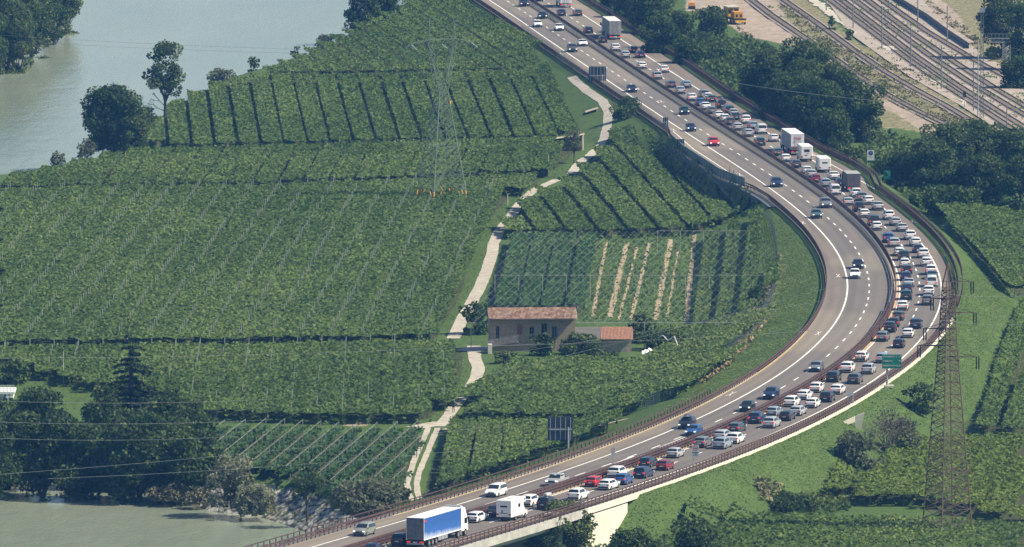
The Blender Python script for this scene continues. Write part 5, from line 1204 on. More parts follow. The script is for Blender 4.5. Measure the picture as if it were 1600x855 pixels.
# thin pole at left, marker pole
def pole(px, yb, h, label, r=.07, m='post', cat='pole', name='pole', group=None, gz=0):
    x, y = G(px, yb, gz); o = MB().tube((0, 0, gz), (0, 0, h), r, M[m], 8, r * .8).build(name); o.location = (x, y, 0); tag(o, label, cat, group); return o
pole(99, 598, 5.0, "thin pale pole at the grass corner left of the conifer"); pole(1077,552,2.4,"pale post right of the farm clutter"); pole(352,727,4.6,"slim dark pole at the corner of the beamed vine rows",.05,'bark')
pole(857,268,3.0,"end post of the vineyard at the dark shed by the track",.1); pole(793,322,2.2,"wooden end post on the track verge",.1)

# ---------------------------------------------------------------- farmhouse and sheds
def brickmat(name, c1, c2, mortar, sx=1.0):
    m = bpy.data.materials.new(name); m.use_nodes = True; nt = m.node_tree; b = nt.nodes["Principled BSDF"]; b.inputs["Roughness"].default_value = .95
    tc = nt.nodes.new("ShaderNodeTexCoord"); n = nt.nodes.new("ShaderNodeTexNoise"); n.inputs["Scale"].default_value = 1.1; n.inputs["Detail"].default_value = 7; n.inputs["Roughness"].default_value = .7
    v = nt.nodes.new("ShaderNodeTexVoronoi"); v.inputs["Scale"].default_value = 4.2
    mp = nt.nodes.new("ShaderNodeMapping"); mp.inputs["Scale"].default_value = (1, 1, 2.0); nt.links.new(tc.outputs["Object"], mp.inputs[0]); nt.links.new(mp.outputs[0], v.inputs[0]); nt.links.new(tc.outputs["Object"], n.inputs[0])
    a = nt.nodes.new("ShaderNodeMix"); a.data_type = 'RGBA'; a.inputs[6].default_value = c1 + (1,); a.inputs[7].default_value = c2 + (1,); nt.links.new(v.outputs["Color"], a.inputs[0])
    r = nt.nodes.new("ShaderNodeValToRGB"); r.color_ramp.elements[0].position = .42; r.color_ramp.elements[1].position = .62; r.color_ramp.elements[0].color = (0,0,0,1); r.color_ramp.elements[1].color = (.6,.6,.6,1); nt.links.new(n.outputs[0], r.inputs[0])
    k = nt.nodes.new("ShaderNodeMix"); k.data_type = 'RGBA'; nt.links.new(r.outputs[0], k.inputs[0]); nt.links.new(a.outputs[2], k.inputs[6]); k.inputs[7].default_value = mortar + (1,); nt.links.new(k.outputs[2], b.inputs["Base Color"])
    return m
M['stone'] = brickmat('rubble_wall', (.20,.155,.10), (.44,.35,.235), (.34,.28,.19)); M['tile'] = brickmat('old_roof_tile', (.10,.05,.035), (.31,.155,.095), (.56,.46,.35)); M['tile2'] = mat('orange_roof_tile', (.36,.185,.12), .9, noise=.25, nscale=3)
def tile_roof(mb, a, b, ridge_off, m, pitch=.22):
    """rows of half-round tiles from eave edge (a,b) up to the ridge"""
    a = Vector(a); b = Vector(b); n = int((b - a).length / pitch); off = Vector(ridge_off); rg = np.random.default_rng(5); nr = 12
    for i in range(n):
        p0 = a.lerp(b, i / n); p1 = a.lerp(b, (i + .5) / n); p2 = a.lerp(b, (i + 1) / n)
        for j in range(nr):
            u0, u1 = j / nr, (j + 1.12) / nr; jz = Vector((0, 0, rg.random() * .045 + .02)); up = Vector((0, 0, .08))
            mb.add([p0 + off * u0 + jz, p1 + off * u0 + up + jz, p2 + off * u0 + jz, p0 + off * u1 + jz * .3, p1 + off * u1 + up + jz * .3, p2 + off * u1 + jz * .3], [(0, 1, 4, 3), (1, 2, 5, 4)], m)
x, y = G(766, 550); FH = empty("farmhouse", (x, y, 0), math.radians(3)); tag(FH, "old rubble stone farmhouse with long reddish tiled roof", "farmhouse")
Lh = 13.6; eh = 5.6; dp = 6.2
wm = MB(); ops = [(.9, 1.5, 2.1, 4.2), (4.3, 5.2, 2.8, 4.5), (6.3, 7.1, 2.9, 4.0), (8.2, 9.2, 2.8, 4.6), (9.9, 10.8, 2.1, 4.1)]
xs = sorted({0, Lh} | {q for o in ops for q in o[:2]}); zs = sorted({0, eh} | {q for o in ops for q in o[2:]})
for i in range(len(xs) - 1):
    for j in range(len(zs) - 1):
        cx = (xs[i] + xs[i + 1]) / 2; cz = (zs[j] + zs[j + 1]) / 2
        if not any(o[0] < cx < o[1] and o[2] < cz < o[3] for o in ops): wm.add([(xs[i], 0, zs[j]), (xs[i + 1], 0, zs[j]), (xs[i + 1], 0, zs[j + 1]), (xs[i], 0, zs[j + 1])], [(0, 1, 2, 3)], M['stone'])
for o in ops: wm.add([(o[0],0,o[2]),(o[1],0,o[2]),(o[1],0,o[3]),(o[0],0,o[3]),(o[0],.4,o[2]),(o[1],.4,o[2]),(o[1],.4,o[3]),(o[0],.4,o[3])], [(0,4,5,1),(1,5,6,2),(2,6,7,3),(3,7,4,0)], M['stone'])
wm.add([(0,0,0),(0,dp,0),(0,dp,eh),(0,dp/2,eh+1.05),(0,0,eh)], [(0,4,3,2,1)], M['stone']); wm.add([(Lh,0,0),(Lh,dp,0),(Lh,dp,eh),(Lh,dp/2,eh+1.05),(Lh,0,eh)], [(0,1,2,3,4)], M['stone']); wm.add([(0,dp,0),(Lh,dp,0),(Lh,dp,eh),(0,dp,eh)], [(0,3,2,1)], M['stone'])
wm.build("wall", FH)
for i, o in enumerate(ops):
    if i == 1: MB().add([(o[0],.12,o[2]),(o[1],.12,o[2]),(o[1],.12,o[3]),(o[0],.12,o[3])],[(0,1,2,3)],mat('brick_infill',(.25,.12,.085),.9,noise=.3,nscale=6)).build("bricked_window", FH)
    else:
        f = MB(); q = .08
        f.box((o[0],.25,o[2]),(o[0]+q,.33,o[3]),M['wood']).box((o[1]-q,.25,o[2]),(o[1],.33,o[3]),M['wood']).box((o[0]+q,.25,o[3]-q),(o[1]-q,.33,o[3]),M['wood']).box(((o[0]+o[1])/2-.03,.25,o[2]),((o[0]+o[1])/2+.03,.33,o[3]-q),M['wood'])
        fo = f.build("door" if i == 4 else "window", FH); MB().add([(o[0]+q,.30,o[2]),(o[1]-q,.30,o[2]),(o[1]-q,.30,o[3]-q),(o[0]+q,.30,o[3]-q)],[(0,1,2,3)],M['signback'] if i == 4 else M['glass']).build("pane", fo)
mb = MB(); tile_roof(mb, (-.35, -1.1, eh - .22), (Lh + .35, -1.1, eh - .22), (0, dp / 2 + 1.1, 1.45), M['tile']); tile_roof(mb, (-.35, dp + .6, eh - .1), (Lh + .35, dp + .6, eh - .1), (0, -dp / 2 - .6, 1.33), M['tile'])
mb.add([(-.33,-1.08,eh-.30),(Lh+.33,-1.08,eh-.30),(Lh+.33,dp/2,eh+1.12),(-.33,dp/2,eh+1.12)],[(0,1,2,3)],M['wood']); mb.build("roof", FH)
for xx in np.arange(.3, Lh, .9): pass
mb = MB(); 
for k in range(17): mb.box((-.6 + k * .3, -2.6, 1.75), (-.6 + k * .3 + .22, -1.2, 1.83), M['wood'])
mb.add([(-.6,-2.62,.9),(4.4,-2.62,1.9),(4.4,-2.62,3.05),(-.6,-2.62,2.2)],[(0,1,2,3)],mat('weathered_sheet',(.20,.18,.17),.8,noise=.25,nscale=2)) ; mb.build("porch", FH)
MB().box((-.55,-3.9,0),(.1,-2.7,1.6),M['concretepale']).build("steps", FH)
# open shed and red shed
x, y = G(901, 552); o1 = empty("open_shed", (x, y, 0), math.radians(3)); tag(o1, "low open shed with grey sagging roof right of the farmhouse", "shed")
MB().box((0,0,0),(4.4,.3,2.2),M['wood']).box((0,.3,0),(.2,4,2.4),M['stone']).build("wall", o1); MB().add([(-.1,-.4,2.3),(4.5,-.4,2.3),(4.5,4.2,3.7),(-.1,4.2,3.7),(-.1,-.4,2.4),(4.5,-.4,2.4),(4.5,4.2,3.8),(-.1,4.2,3.8)],[(0,1,2,3),(7,6,5,4),(0,4,5,1),(1,5,6,2),(3,2,6,7),(0,3,7,4)],mat('grey_planks',(.12,.11,.10),.9,noise=.3,nscale=2,stretch=(.3,3,1))).build("roof", o1)
mb = MB()
for q in ((.3,1.7),(.9,1.6),(2.6,1.75),(3.2,1.7)): mb.box((q[0], -.45, q[1]+.35), (q[0] + .3, -.2, q[1] + .6), M['white'])
mb.build("pale_crate", o1)
x, y = G(941, 552); o2 = empty("tiled_shed", (x, y, 0), math.radians(1)); tag(o2, "small shed with orange tiled lean-to roof beside the round tree", "shed")
MB().box((0,0,0),(4.7,3.6,2.3),M['wood']).build("wall", o2); mb = MB(); tile_roof(mb, (-.25,-.7,2.25),(4.95,-.7,2.25),(0,5.2,1.5),M['tile2']); mb.add([(-.2,-.65,2.2),(4.9,-.65,2.2),(4.9,4.4,3.68),(-.2,4.4,3.68)],[(0,1,2,3)],M['wood']); mb.build("roof", o2)
x, y = G(1015, 566); o = empty("plastic_sheet", (x, y, 0)); tag(o, "crumpled white sheet lying among the vines by the sheds", "sheet")
rg = np.random.default_rng(3); rows = [[(i * .3 - 1.2, j * 1.6, 1.2 + rg.random() * .55 * (1 - abs(i - 4) / 5)) for j in range(5)] for i in range(9)]; MB().ribbon(rows, M['white']).build("fold", o)
x, y = G(1046, 556); mb = MB(); pr = None
for i in range(14):
    p = Vector((-1.6 + i * .26, i * -.3, 3.0 + .35 * math.sin(i * .9) - (0 if i < 9 else (i - 9) * .42)))
    if pr is not None: mb.tube(pr, p, .09, M['white'], 5)
    pr = p
o = mb.build("twisted_sheeting"); o.location = (x, y, 0); tag(o, "white rope-like twist of sheeting over the dark bush", "sheeting")
# huts by the track
def hut(px, yb, w, label, rz, h=2.4):
    x, y = G(px, yb); r = empty("field_hut", (x, y, 0), rz); tag(r, label, "hut")
    MB().add([(0,0,0),(w,0,0),(w,0,h),(0,0,h-.7),(0,3.4,0),(w,3.4,0),(w,3.4,h),(0,3.4,h-.7)],[(1,2,6,5),(4,7,3,0),(5,6,7,4)],M['wood']).build("wall", r)
    MB().add([(-.3,-.3,h-.72),(w+.2,-.3,h+.05),(w+.2,3.6,h+.05),(-.3,3.6,h-.72),(-.3,-.3,h-.62),(w+.2,-.3,h+.15),(w+.2,3.6,h+.15),(-.3,3.6,h-.62)],[(3,2,1,0),(4,5,6,7),(0,1,5,4),(1,2,6,5),(2,3,7,6),(3,0,4,7)],mat('pale_boards',(.50,.42,.30),.9,noise=.15,nscale=2)).build("roof", r)
    MB().box((w-.12,-.12,0),(w+.08,-.02,h),M['concretepale']).build("post", r); return r
hut(871,236,4.8,"wooden field hut with slanting pale roof beside the olive tree",math.radians(-4),3.0); hut(917,188,2.0,"small wooden hut with pale gable at the upper track bend",0,2.2)
# dark shed opening by the track
x, y = G(832, 277); r = empty("dark_shelter", (x, y, 0)); tag(r, "low dark netted shelter at the vineyard corner by the track", "shelter"); MB().box((0,0,0),(2.9,.12,1.4),M['signback']).build("net_wall", r); MB().box((-.1,-.1,1.4),(3.0,3,1.5),M['vinedark'] if False else M['bark']).build("roof", r)

# ---------------------------------------------------------------- netted plot: bare strips, young vines, net cords
nr = 0
for (a, b, w) in (((948,378),(926,495),.55),((980,380),(953,495),.95),((996,385),(967,500),.45),((1015,380),(986,500),.6),((1048,376),(1024,500),.9),((1060,390),(1042,495),.4),((1085,372),(1072,503),.8)):
    strip("bare_soil", [a, b], w, mat('bare_soil', (.37,.285,.18), .95, noise=.15, nscale=1) if nr == 0 else M['soil'], .05, wob=.25)
    if nr == 0: M['soil'] = bpy.data.materials['bare_soil']
    nr += 1
scatter('grass', [[(930,368),(1086,368),(1070,503),(908,503)]], 2.6, .3, 'grass', .3, 61, tall=1.3)
P = PTS([(797,362),(1184,360),(1216,402),(1214,490),(1190,506),(735,506),(770,440)], 4.2)
x0 = G(797, 362, 4.2); root = empty("hail_net", (x0[0], x0[1], 0)); tag(root, "hail net of crossed pale cords over the plot behind the farmhouse", "hail net")
mb = MB(); xs = [p[0] for p in P]; ys = [p[1] for p in P]
for sgn in (-1, 1):
    d = Vector((sgn * .105, 1)).normalized(); n = Vector((d.y, -d.x)); k = -110
    while k < 110:
        b_ = Vector(((min(xs) + max(xs)) / 2, (min(ys) + max(ys)) / 2)) + n * k * 1.3
        for t0, t1 in clip_line(b_, d, P):
            a = b_ + d * t0; c_ = b_ + d * t1; mb.bar((a.x, a.y, 4.2), (c_.x, c_.y, 4.2), .018, M['netwire'])
        k += 1
wparts("net_cord", mb, root)
mb = MB()
for yy in (min(ys) + 2, (min(ys) + max(ys)) / 2, max(ys) - 1):
    for t0, t1 in clip_line(Vector((-50, yy)), Vector((1, 0)), P):
        for q in np.arange(-50 + t0, -50 + t1, 4.0): mb.bar((q, yy, 0), (q, yy, 4.2), .12, M['post'])
        mb.bar((-50 + t0, yy, 4.2), (-50 + t1, yy, 4.2), .06, M['post'])
wparts("support_post", mb, root)

# ---------------------------------------------------------------- fences on the field side
def fence(name, L, label, h=1.8, m='galv', step=3.0, dark=True, z=0.0, cat='fence'):
    P = PTS(L, z); R = []
    for i in range(len(P) - 1):
        n = max(1, int(math.dist(P[i], P[i + 1]) / step))
        for k in range(n): R.append((P[i][0] + (P[i+1][0] - P[i][0]) * k / n, P[i][1] + (P[i+1][1] - P[i][1]) * k / n))
    R.append(P[-1]); root = empty(name, (*R[0], TZ(*R[0]))); tag(root, label, cat); mb = MB(); mp = MB()
    for i, p in enumerate(R):
        gz = TZ(*p); mp.bar((p[0], p[1], gz), (p[0], p[1], gz + h), .07, M['metal_grey'])
        if i:
            q = R[i - 1]; qz = TZ(*q)
            for zz in np.linspace(.1, h, 7): mb.bar((q[0], q[1], qz + zz), (p[0], p[1], gz + zz), .02, M['netgreen'] if dark else M['wire'], .06)
    wparts("mesh", mb, root); wparts("posts", mp, root)["kind"] = "stuff"
M['netgreen'] = mat('green_netting', (.03,.075,.07), .7)
fence("wire_fence", [(815,66),(860,98),(880,118),(930,152),(985,190),(1010,212),(1045,240)], "grey wire fence between the upper track and the motorway", 1.7, dark=False)
fence("boundary_fence", [(1190,368),(1205,385),(1213,420),(1216,455),(1205,500),(1190,530),(1150,572),(1110,606),(1070,632),(1030,655),(1002,665)], "dark green netting fence curving along the inside of the bend", 1.9)
# ---------------------------------------------------------------- railway
RAILS = [("siding_track", [(1168,-4),(1204,24),(1242,50),(1289,82),(1337,117),(1384,148),(1432,174),(1476,195)], "curved siding track nearest the wood"),
 ("siding_track", [(1214,-6),(1277,38),(1337,82),(1384,114),(1432,142),(1479,167),(1512,187)], "second siding track along the dry grass strip"),
 ("railway_track", [(1290,-4),(1353,44),(1416,92),(1479,136),(1542,177),(1586,206)], "main line track nearest the gravel strip"),
 ("railway_track", [(1308,-4),(1370,43),(1432,90),(1495,134),(1556,173),(1604,203)], "second main line track"),
 ("railway_track", [(1328,-4),(1390,42),(1452,88),(1515,130),(1576,167),(1616,190)], "third main line track"),
 ("railway_track", [(1348,-4),(1416,47),(1495,101),(1560,143),(1616,176)], "fourth main line track"),
 ("railway_track", [(1370,-4),(1447,50),(1526,97),(1570,121),(1616,146)], "track running beside the dark platform wall"),]
def resamp(L, step, z=0.0):
    P = PTS(L, z); R = []
    for i in range(len(P) - 1):
        n = max(1, int(math.dist(P[i], P[i + 1]) / step))
        for k in range(n): R.append(Vector((P[i][0] + (P[i+1][0] - P[i][0]) * k / n, P[i][1] + (P[i+1][1] - P[i][1]) * k / n)))
    R.append(Vector(P[-1])); return R
M['railsteel'] = mat('rail_steel', (.075,.062,.055), .5, .5); M['sleeper'] = mat('sleeper', (.27,.225,.185), .9)
yp = PTS([(1262,-40),(1400,-40),(1470,30),(1540,90),(1640,140),(1640,230),(1560,205),(1500,165),(1420,120),(1330,55)])
tag(MB().add([(p[0], p[1], max(0, TZ(*p)) + .12) for p in yp], [tuple(range(len(yp)))], M['gravel']).build("ballast_bed"), kind="structure")
strip("gravel_strip", [(1255,-10),(1300,22),(1350,58),(1400,82),(1420,95),(1480,140),(1545,188)], (2.6, 2.0), mat('pale_gravel', (.46,.42,.34), .95, noise=.2, nscale=.6), .14, wob=1.2)
for nm, L, lab in RAILS:
    R = resamp(L, 6.0); root = empty(nm, (R[0].x, R[0].y, .1)); tag(root, lab, "railway track"); z = .22
    mb = MB(); bed = []; sl = MB()
    for i, p in enumerate(R):
        a = R[max(0, i - 1)]; b = R[min(len(R) - 1, i + 1)]; t = (b - a).normalized(); n = Vector((t.y, -t.x)); bed.append([(p.x - n.x * 1.5, p.y - n.y * 1.5, .13), (p.x - n.x * 1.1, p.y - n.y * 1.1, .20), (p.x + n.x * 1.1, p.y + n.y * 1.1, .20), (p.x + n.x * 1.5, p.y + n.y * 1.5, .13)])
        if i:
            for s in (-.72, .72): mb.bar((q.x + qn.x * s, q.y + qn.y * s, .31), (p.x + n.x * s, p.y + n.y * s, .31), .08, M['railsteel'], .14)
            for k in range(8):
                c_ = q.lerp(p, k / 8); sl.box((c_.x - 1.2, c_.y - .12, .205), (c_.x + 1.2, c_.y + .12, .235), M['sleeper'])
        q = p; qn = n
    wparts("rail", mb, root); wparts("sleepers", sl, root)["kind"] = "stuff"; wparts("ballast", MB().ribbon(bed, M['gravel']), root)
x0 = G(1394, 0); root = empty("platform", (*x0, 0)); tag(root, "long dark station platform wall with a pale coping", "platform"); R = resamp([(1388,-6),(1420,14),(1450,32),(1482,56),(1514,77)], 5); mb = MB(); mc = MB()
for i in range(1, len(R)):
    a, b = R[i - 1], R[i]; mb.add([(a.x, a.y, 0), (b.x, b.y, 0), (b.x, b.y, 1.35), (a.x, a.y, 1.35), (a.x + 1.6, a.y, 1.35), (b.x + 1.6, b.y, 1.35)], [(0, 1, 2, 3)], M['signback']); mc.add([(a.x - .05, a.y, 1.36), (b.x - .05, b.y, 1.36), (b.x + 1.2, b.y, 1.46), (a.x + 1.2, a.y, 1.46)], [(0, 1, 2, 3)], M['gravel'])
wparts("wall", mb, root); wparts("coping", mc, root)
for (px, yb, yt, lab) in ((1291,17,-40,"overhead line mast at the top by the gravel strip"),(1333,45,-30,"overhead line mast second from the top left"),(1378,77,9,"overhead line mast above the narrow gravel end"),(1423,106,41,"overhead line mast in the middle of the yard"),(1471,140,71,"overhead line mast left of the signal"),(1521,174,96,"overhead line mast left of the floodlight mast"),(1573,206,166,"overhead line mast at the right end of the yard"),(1578,132,70,"overhead line mast in front of the gantry"),(1434,42,-30,"overhead line mast in front of the platform wall"),(1480,70,10,"overhead line mast by the platform end"),(1389,12,-30,"overhead line mast at the top beside the platform")):
    h = (yb - yt) / PXM(yb); x, y = G(px, yb); r = empty("overhead_line_mast", (x, y, 0)); tag(r, lab, "mast", "overhead line masts of the yard"); MB().tube((0, 0, 0), (0, 0, h), .13, M['metal_grey'], 8, .10).build("mast_tube", r)
    MB().bar((0, 0, h - .6), (2.2, 0, h - 1.0), .07, M['metal_grey']).bar((0, 0, h - 1.6), (2.2, 0, h - 1.0), .06, M['metal_grey']).build("cantilever", r)
x, y = G(1534, 186); hh = (186 - 20) / PXM(186); r = empty("floodlight_mast", (x, y, 0)); tag(r, "tall slim floodlight mast with boxed lamp head in the yard", "mast"); mb = MB(); lattice(mb, (0, 0, 0), (0, 0, hh), .35, .25, 30, M['metal_grey'], .08, .04); mb.build("mast_tube", r)
MB().box((-.55, -.4, hh), (.55, .4, hh + .15), M['metal_grey']).box((-.5, -.35, hh + .15), (.5, .3, hh + 1.0), M['galv']).build("lamp_head", r)
x, y = G(1528, 184); r = MB().tube((0, 0, 0), (0, 0, 15.5), .12, M['galv'], 8, .08).build("slim_mast"); r.location = (x, y, 0); tag(r, "pale tube mast right beside the floodlight mast", "mast")
x, y = G(1507, 172); r = empty("railway_signal", (x, y, 0)); tag(r, "small black railway signal on a short post", "signal"); MB().tube((0,0,0),(0,0,3.6),.07,M['galv'],6).build("post", r); MB().box((-.3,-.15,2.6),(.3,.1,3.7),M['black']).build("signal_head", r)
x, y = G(1570, 97); hz = (97 - 66) / PXM(97); r = empty("signal_gantry", (x, y, 0)); tag(r, "grey lattice signal gantry crossing the tracks at the right edge", "gantry")
mb = MB()
for z in (hz, hz + .8):
    for yy in (-.5, .5): mb.bar((-3.6, yy, z), (9, yy, z), .1, M['galv'])
for i in range(16): xx = -3.6 + i * .8; mb.bar((xx, -.5, hz), (xx + .8, -.5, hz + .8), .06, M['galv']); mb.bar((xx, .5, hz), (xx, .5, hz + 1.7), .06, M['galv'])
mb.bar((-3.6, .5, hz + 1.7), (9, .5, hz + 1.7), .07, M['galv']); mb.build("beam", r); mb = MB(); lattice(mb, (0, 0, 0), (0, 0, hz), .45, .45, 8, M['galv'], .1, .06); mb.build("leg", r)
# track machine
x, y = G(1153, 38); r = empty("track_machine", (x, y, 0), math.radians(12)); tag(r, "yellow track maintenance machine parked on the brown yard", "rail machine"); Yl = M['yellow']
MB().box((-1.3,-1.0,.9),(1.3,9,1.3),M['black']).build("chassis", r); MB().box((-1.35,4.2,1.3),(1.35,8.2,3.4),Yl).build("cab_body", r, bevel=.08); MB().box((-1.1,4.12,2.2),(-.15,4.22,3.1),M['glass']).box((.25,4.12,2.2),(1.1,4.22,3.1),M['glass']).build("cab_window", r)
MB().box((-1.45,4.0,3.4),(1.45,8.4,3.55),mat('cab_roof',(.5,.48,.4),.6)).build("cab_roof", r)
MB().box((-.9,-.3,1.3),(1.1,3.0,2.7),mat('engine_cover',(.60,.28,.05),.5)).box((-.5,-.34,1.6),(-.1,-.29,2.2),M['black']).box((.4,-.34,1.6),(.8,-.29,2.2),M['black']).build("engine_cover", r, bevel=.05); MB().box((-1.4,-1.6,1.0),(1.5,-1.2,1.35),M['black']).box((-1.0,-2.0,.55),(1.3,-1.0,.95),Yl).build("front_blade", r)
for sx in (-1.3, 1.3):
    for yy in (-1.0, 1.4, 5, 8): MB().tube((sx-.15, yy, .5), (sx+.15, yy, .5), .5, M['black'], 12).tube((sx+.151*(1 if sx>0 else -1), yy, .5), (sx+.17*(1 if sx>0 else -1), yy, .5), .3, Yl, 8).build("wheel", r)
MB().box((-2.6,6.5,.8),(-1.5,9.5,2.6),mat('rust_brown',(.16,.085,.06),.8,noise=.3,nscale=2)).build("hopper", r)
x, y = G(1081, 15); r = empty("yard_vehicle", (x, y, 0)); tag(r, "small orange and black machine half hidden by the top trees", "machine"); MB().box((-.7,-.6,.4),(.7,1.6,1.6),M['orange']).build("body", r, bevel=.05); MB().tube((-.8,0,.4),(.8,0,.4),.4,M['rubber'],10).build("wheel", r); MB().box((-.7,-.65,.2),(.7,-.5,.8),M['black']).build("bumper", r)
# ---------------------------------------------------------------- road signs
def backsign(px, yb, x0, x1, y0, y1, label, bars=5, offx=0, gz=0.0, onroad=False):
    x, y = G(px, yb, gz) if not onroad else GR(px, yb); z0 = gz if not onroad else ZR(y); s = PXM(yb) * 1.0; r = empty("road_sign", (x, y, z0)); tag(r, label, "sign")
    a = (x0 - px) / s; b = (x1 - px) / s; zb = (yb - y1) / s; zt = (yb - y0) / s
    MB().tube((0, 0, 0), (0, 0, (zb + zt) / 2 + .2), .13 if b - a > 2 else .06, M['galv'], 10).build("post", r); MB().box((a, .12, zb), (b, .20, zt), M['signback']).build("panel", r); mb = MB()
    for i in range(bars): xx = a + (b - a) * (i + .5) / bars; mb.box((xx - .045, .06, zb + .08), (xx + .045, .118, zt - .08), M['galv'])
    zz = zb + (zt - zb) * .47; mb.box((a + .15, -.02, zz - .10), (b - .15, .055, zz + .10), M['galv']); mb.build("bracing", r); return r
backsign(941,149,920,947,104,131,"back of a large dark panel sign on one pole beside the upper track"); backsign(888,709,857,895,653,689,"back of a large dark panel sign in front of the triangle vineyard",onroad=True)
backsign(1041,203,1036,1044,184,198,"back of a small dark sign before the lay-by entrance",2,onroad=True); backsign(1064,238,1058,1069,218,233,"back of a small dark sign at the lay-by",2,onroad=True); backsign(778,742,773,782,722,734,"back of a small dark sign by the viaduct railing",2)
x, y = GR(1386, 612, -1.0); z0 = TZ(x, y); s = PXM(612); r = empty("direction_sign", (x, y, z0)); tag(r, "green motorway direction sign on one pole with three white lines of text", "sign")
zb = (612 - 584) / s; zt = (612 - 563) / s; MB().tube((0, 0, 0), (0, 0, zt - .2), .17, M['galv'], 12).build("post", r); MB().box((-.75, -.30, zb), (2.15, -.20, zt), M['signgreen']).build("panel", r)
mb = MB(); 
for bx in ((-.79,-.31,zb-.05,2.19,-.19,zb),(-.79,-.31,zt,2.19,-.19,zt+.05),(-.79,-.31,zb,-.75,-.19,zt),(2.15,-.31,zb,2.19,-.19,zt)): mb.box((bx[0],bx[1],bx[2]),(bx[3],bx[4],bx[5]),M['galv'])
mb.build("frame", r)
for i, (t, k) in enumerate((("ROVERETO S.", "10"), ("TRENTO", "38"), ("BRESSANONE", "126"))):
    z = zt - .32 - i * .68; text(t, .36, M['white'], r, (-.62, -.312, z), align='LEFT'); text(k, .36, M['white'], r, (2.04, -.312, z), align='RIGHT')
MB().box((-.55,-.45,-.1),(1.0,.6,.22),M['concretepale']).build("foot_block", r)
def plate(px, yb, x0, x1, y0, y1, label, face, gz=None, onroad=False):
    x, y = GR(px, yb, -.5) if gz is None else G(px, yb, gz); z0 = TZ(x, y); s = PXM(yb); r = empty("road_sign", (x, y, z0)); tag(r, label, "sign"); a = (x0 - px) / s; b = (x1 - px) / s; zb = (yb - y1) / s; zt = (yb - y0) / s
    MB().tube((0, 0, 0), (0, 0, zt - .1), .06, M['galv'], 8).build("post", r); MB().box((a, -.12, zb), (b, -.07, zt), face).build("panel", r); return r, a, b, zb, zt
def disc(r, x, z, rad, m, y=-.13, name="disc"): MB().tube((x, y, z), (x, y - .012, z), rad, m, 24).build(name, r)
def ring(r, x, z, rad, w, m, y=-.13):
    mb = MB(); n = 24
    for i in range(n):
        a0, a1 = i / n * 6.2832, (i + 1) / n * 6.2832
        mb.add([(x + rad * math.cos(a0), y, z + rad * math.sin(a0)), (x + rad * math.cos(a1), y, z + rad * math.sin(a1)), (x + (rad - w) * math.cos(a1), y, z + (rad - w) * math.sin(a1)), (x + (rad - w) * math.cos(a0), y, z + (rad - w) * math.sin(a0))], [(0, 1, 2, 3)], m)
    mb.build("ring", r)
pg = mat('sign_pale_grey', (.42,.47,.46), .5)
r, a, b, zb, zt = plate(1083, 738, 1081, 1092, 699, 718, "pale no overtaking plate sign on the outer edge of the jammed carriageway", pg); cx = (a + b) / 2; ring(r, cx, zt - .5, .36, .07, M['signred'], -.124); MB().box((cx-.2,-.13,zt-.58),(cx-.02,-.124,zt-.42),M['signred']).box((cx+.02,-.13,zt-.58),(cx+.2,-.124,zt-.42),M['black']).build("symbol", r); text("NORD", .26, M['black'], r, (cx, -.125, zt - 1.12)); text("7-22", .28, M['black'], r, (cx, -.125, zt - 1.45))
r, a, b, zb, zt = plate(1355, 262, 1355, 1366, 235, 251, "white plate with a round blue symbol beside the lay-by", M['white'], 0.0); cx = (a + b) / 2; disc(r, cx, zt - .55, .44, M['signblue'], -.122); text("P", .4, M['white'], r, (cx, -.14, zt - .55)); text("200 m", .26, M['metal_grey'], r, (cx, -.124, zt - 1.3))
r, a, b, zb, zt = plate(1383, 292, 1381.5, 1391.5, 271, 285, "green plate with a white curved arrow behind the roadside strip", M['signgreen'], 0.0)
w = b - a; mb = MB(); pts = [(a + w * .2, zt - .12), (a + w * .55, zt - .35), (a + w * .78, zt - .65), (a + w * .72, zt - .95), (a + w * .4, zt - 1.35)]
for p, q in zip(pts[:-1], pts[1:]): mb.bar((p[0], -.13, p[1]), (q[0], -.13, q[1]), .14, M['white'], .02)
mb.build("arrow", r)
r, a, b, zb, zt = plate(958, 722, 955, 961, 703, 717, "small no overtaking sign on the median of the viaduct approach", pg) ; ring(r, (a + b) / 2, zt - .25, .24, .06, M['signred'], -.124); text("P", .2, M['black'], r, ((a + b) / 2, -.125, zt - .8))
x, y = GR(1329, 630); r = empty("road_plate", (x, y, ZR(y) - .3)); tag(r, "grey and white striped plate on the brown edge barrier", "sign"); MB().box((-.5,-.1,.1),(.45,-.05,1.9),pg).build("panel", r); MB().add([(-.45,-.11,1.15),(.4,-.11,1.6),(.4,-.11,1.75),(-.45,-.11,1.3)],[(0,1,2,3)],M['white']).add([(-.45,-.11,.35),(.4,-.11,.8),(.4,-.11,.95),(-.45,-.11,.5)],[(0,1,2,3)],M['white']).build("stripe", r)
x, y = G(1014, 237) if False else G(1008, 222); r = empty("track_gate", (x, y, 0)); tag(r, "height gate with a red and white panel over the track", "gate"); 
MB().tube((0,0,0),(0,0,2.0),.09,M['galv'],8).build("post", r); MB().bar((-5.0,0,1.95),(0,0,2.0),.12,M['galv']).build("beam", r); MB().box((-5.4,-.08,1.1),(-4.2,-.02,2.1),M['white']).box((-5.35,-.1,1.65),(-4.25,-.085,2.0),M['signred']).box((-5.35,-.1,1.15),(-4.25,-.085,1.35),M['signblue']).build("panel", r)
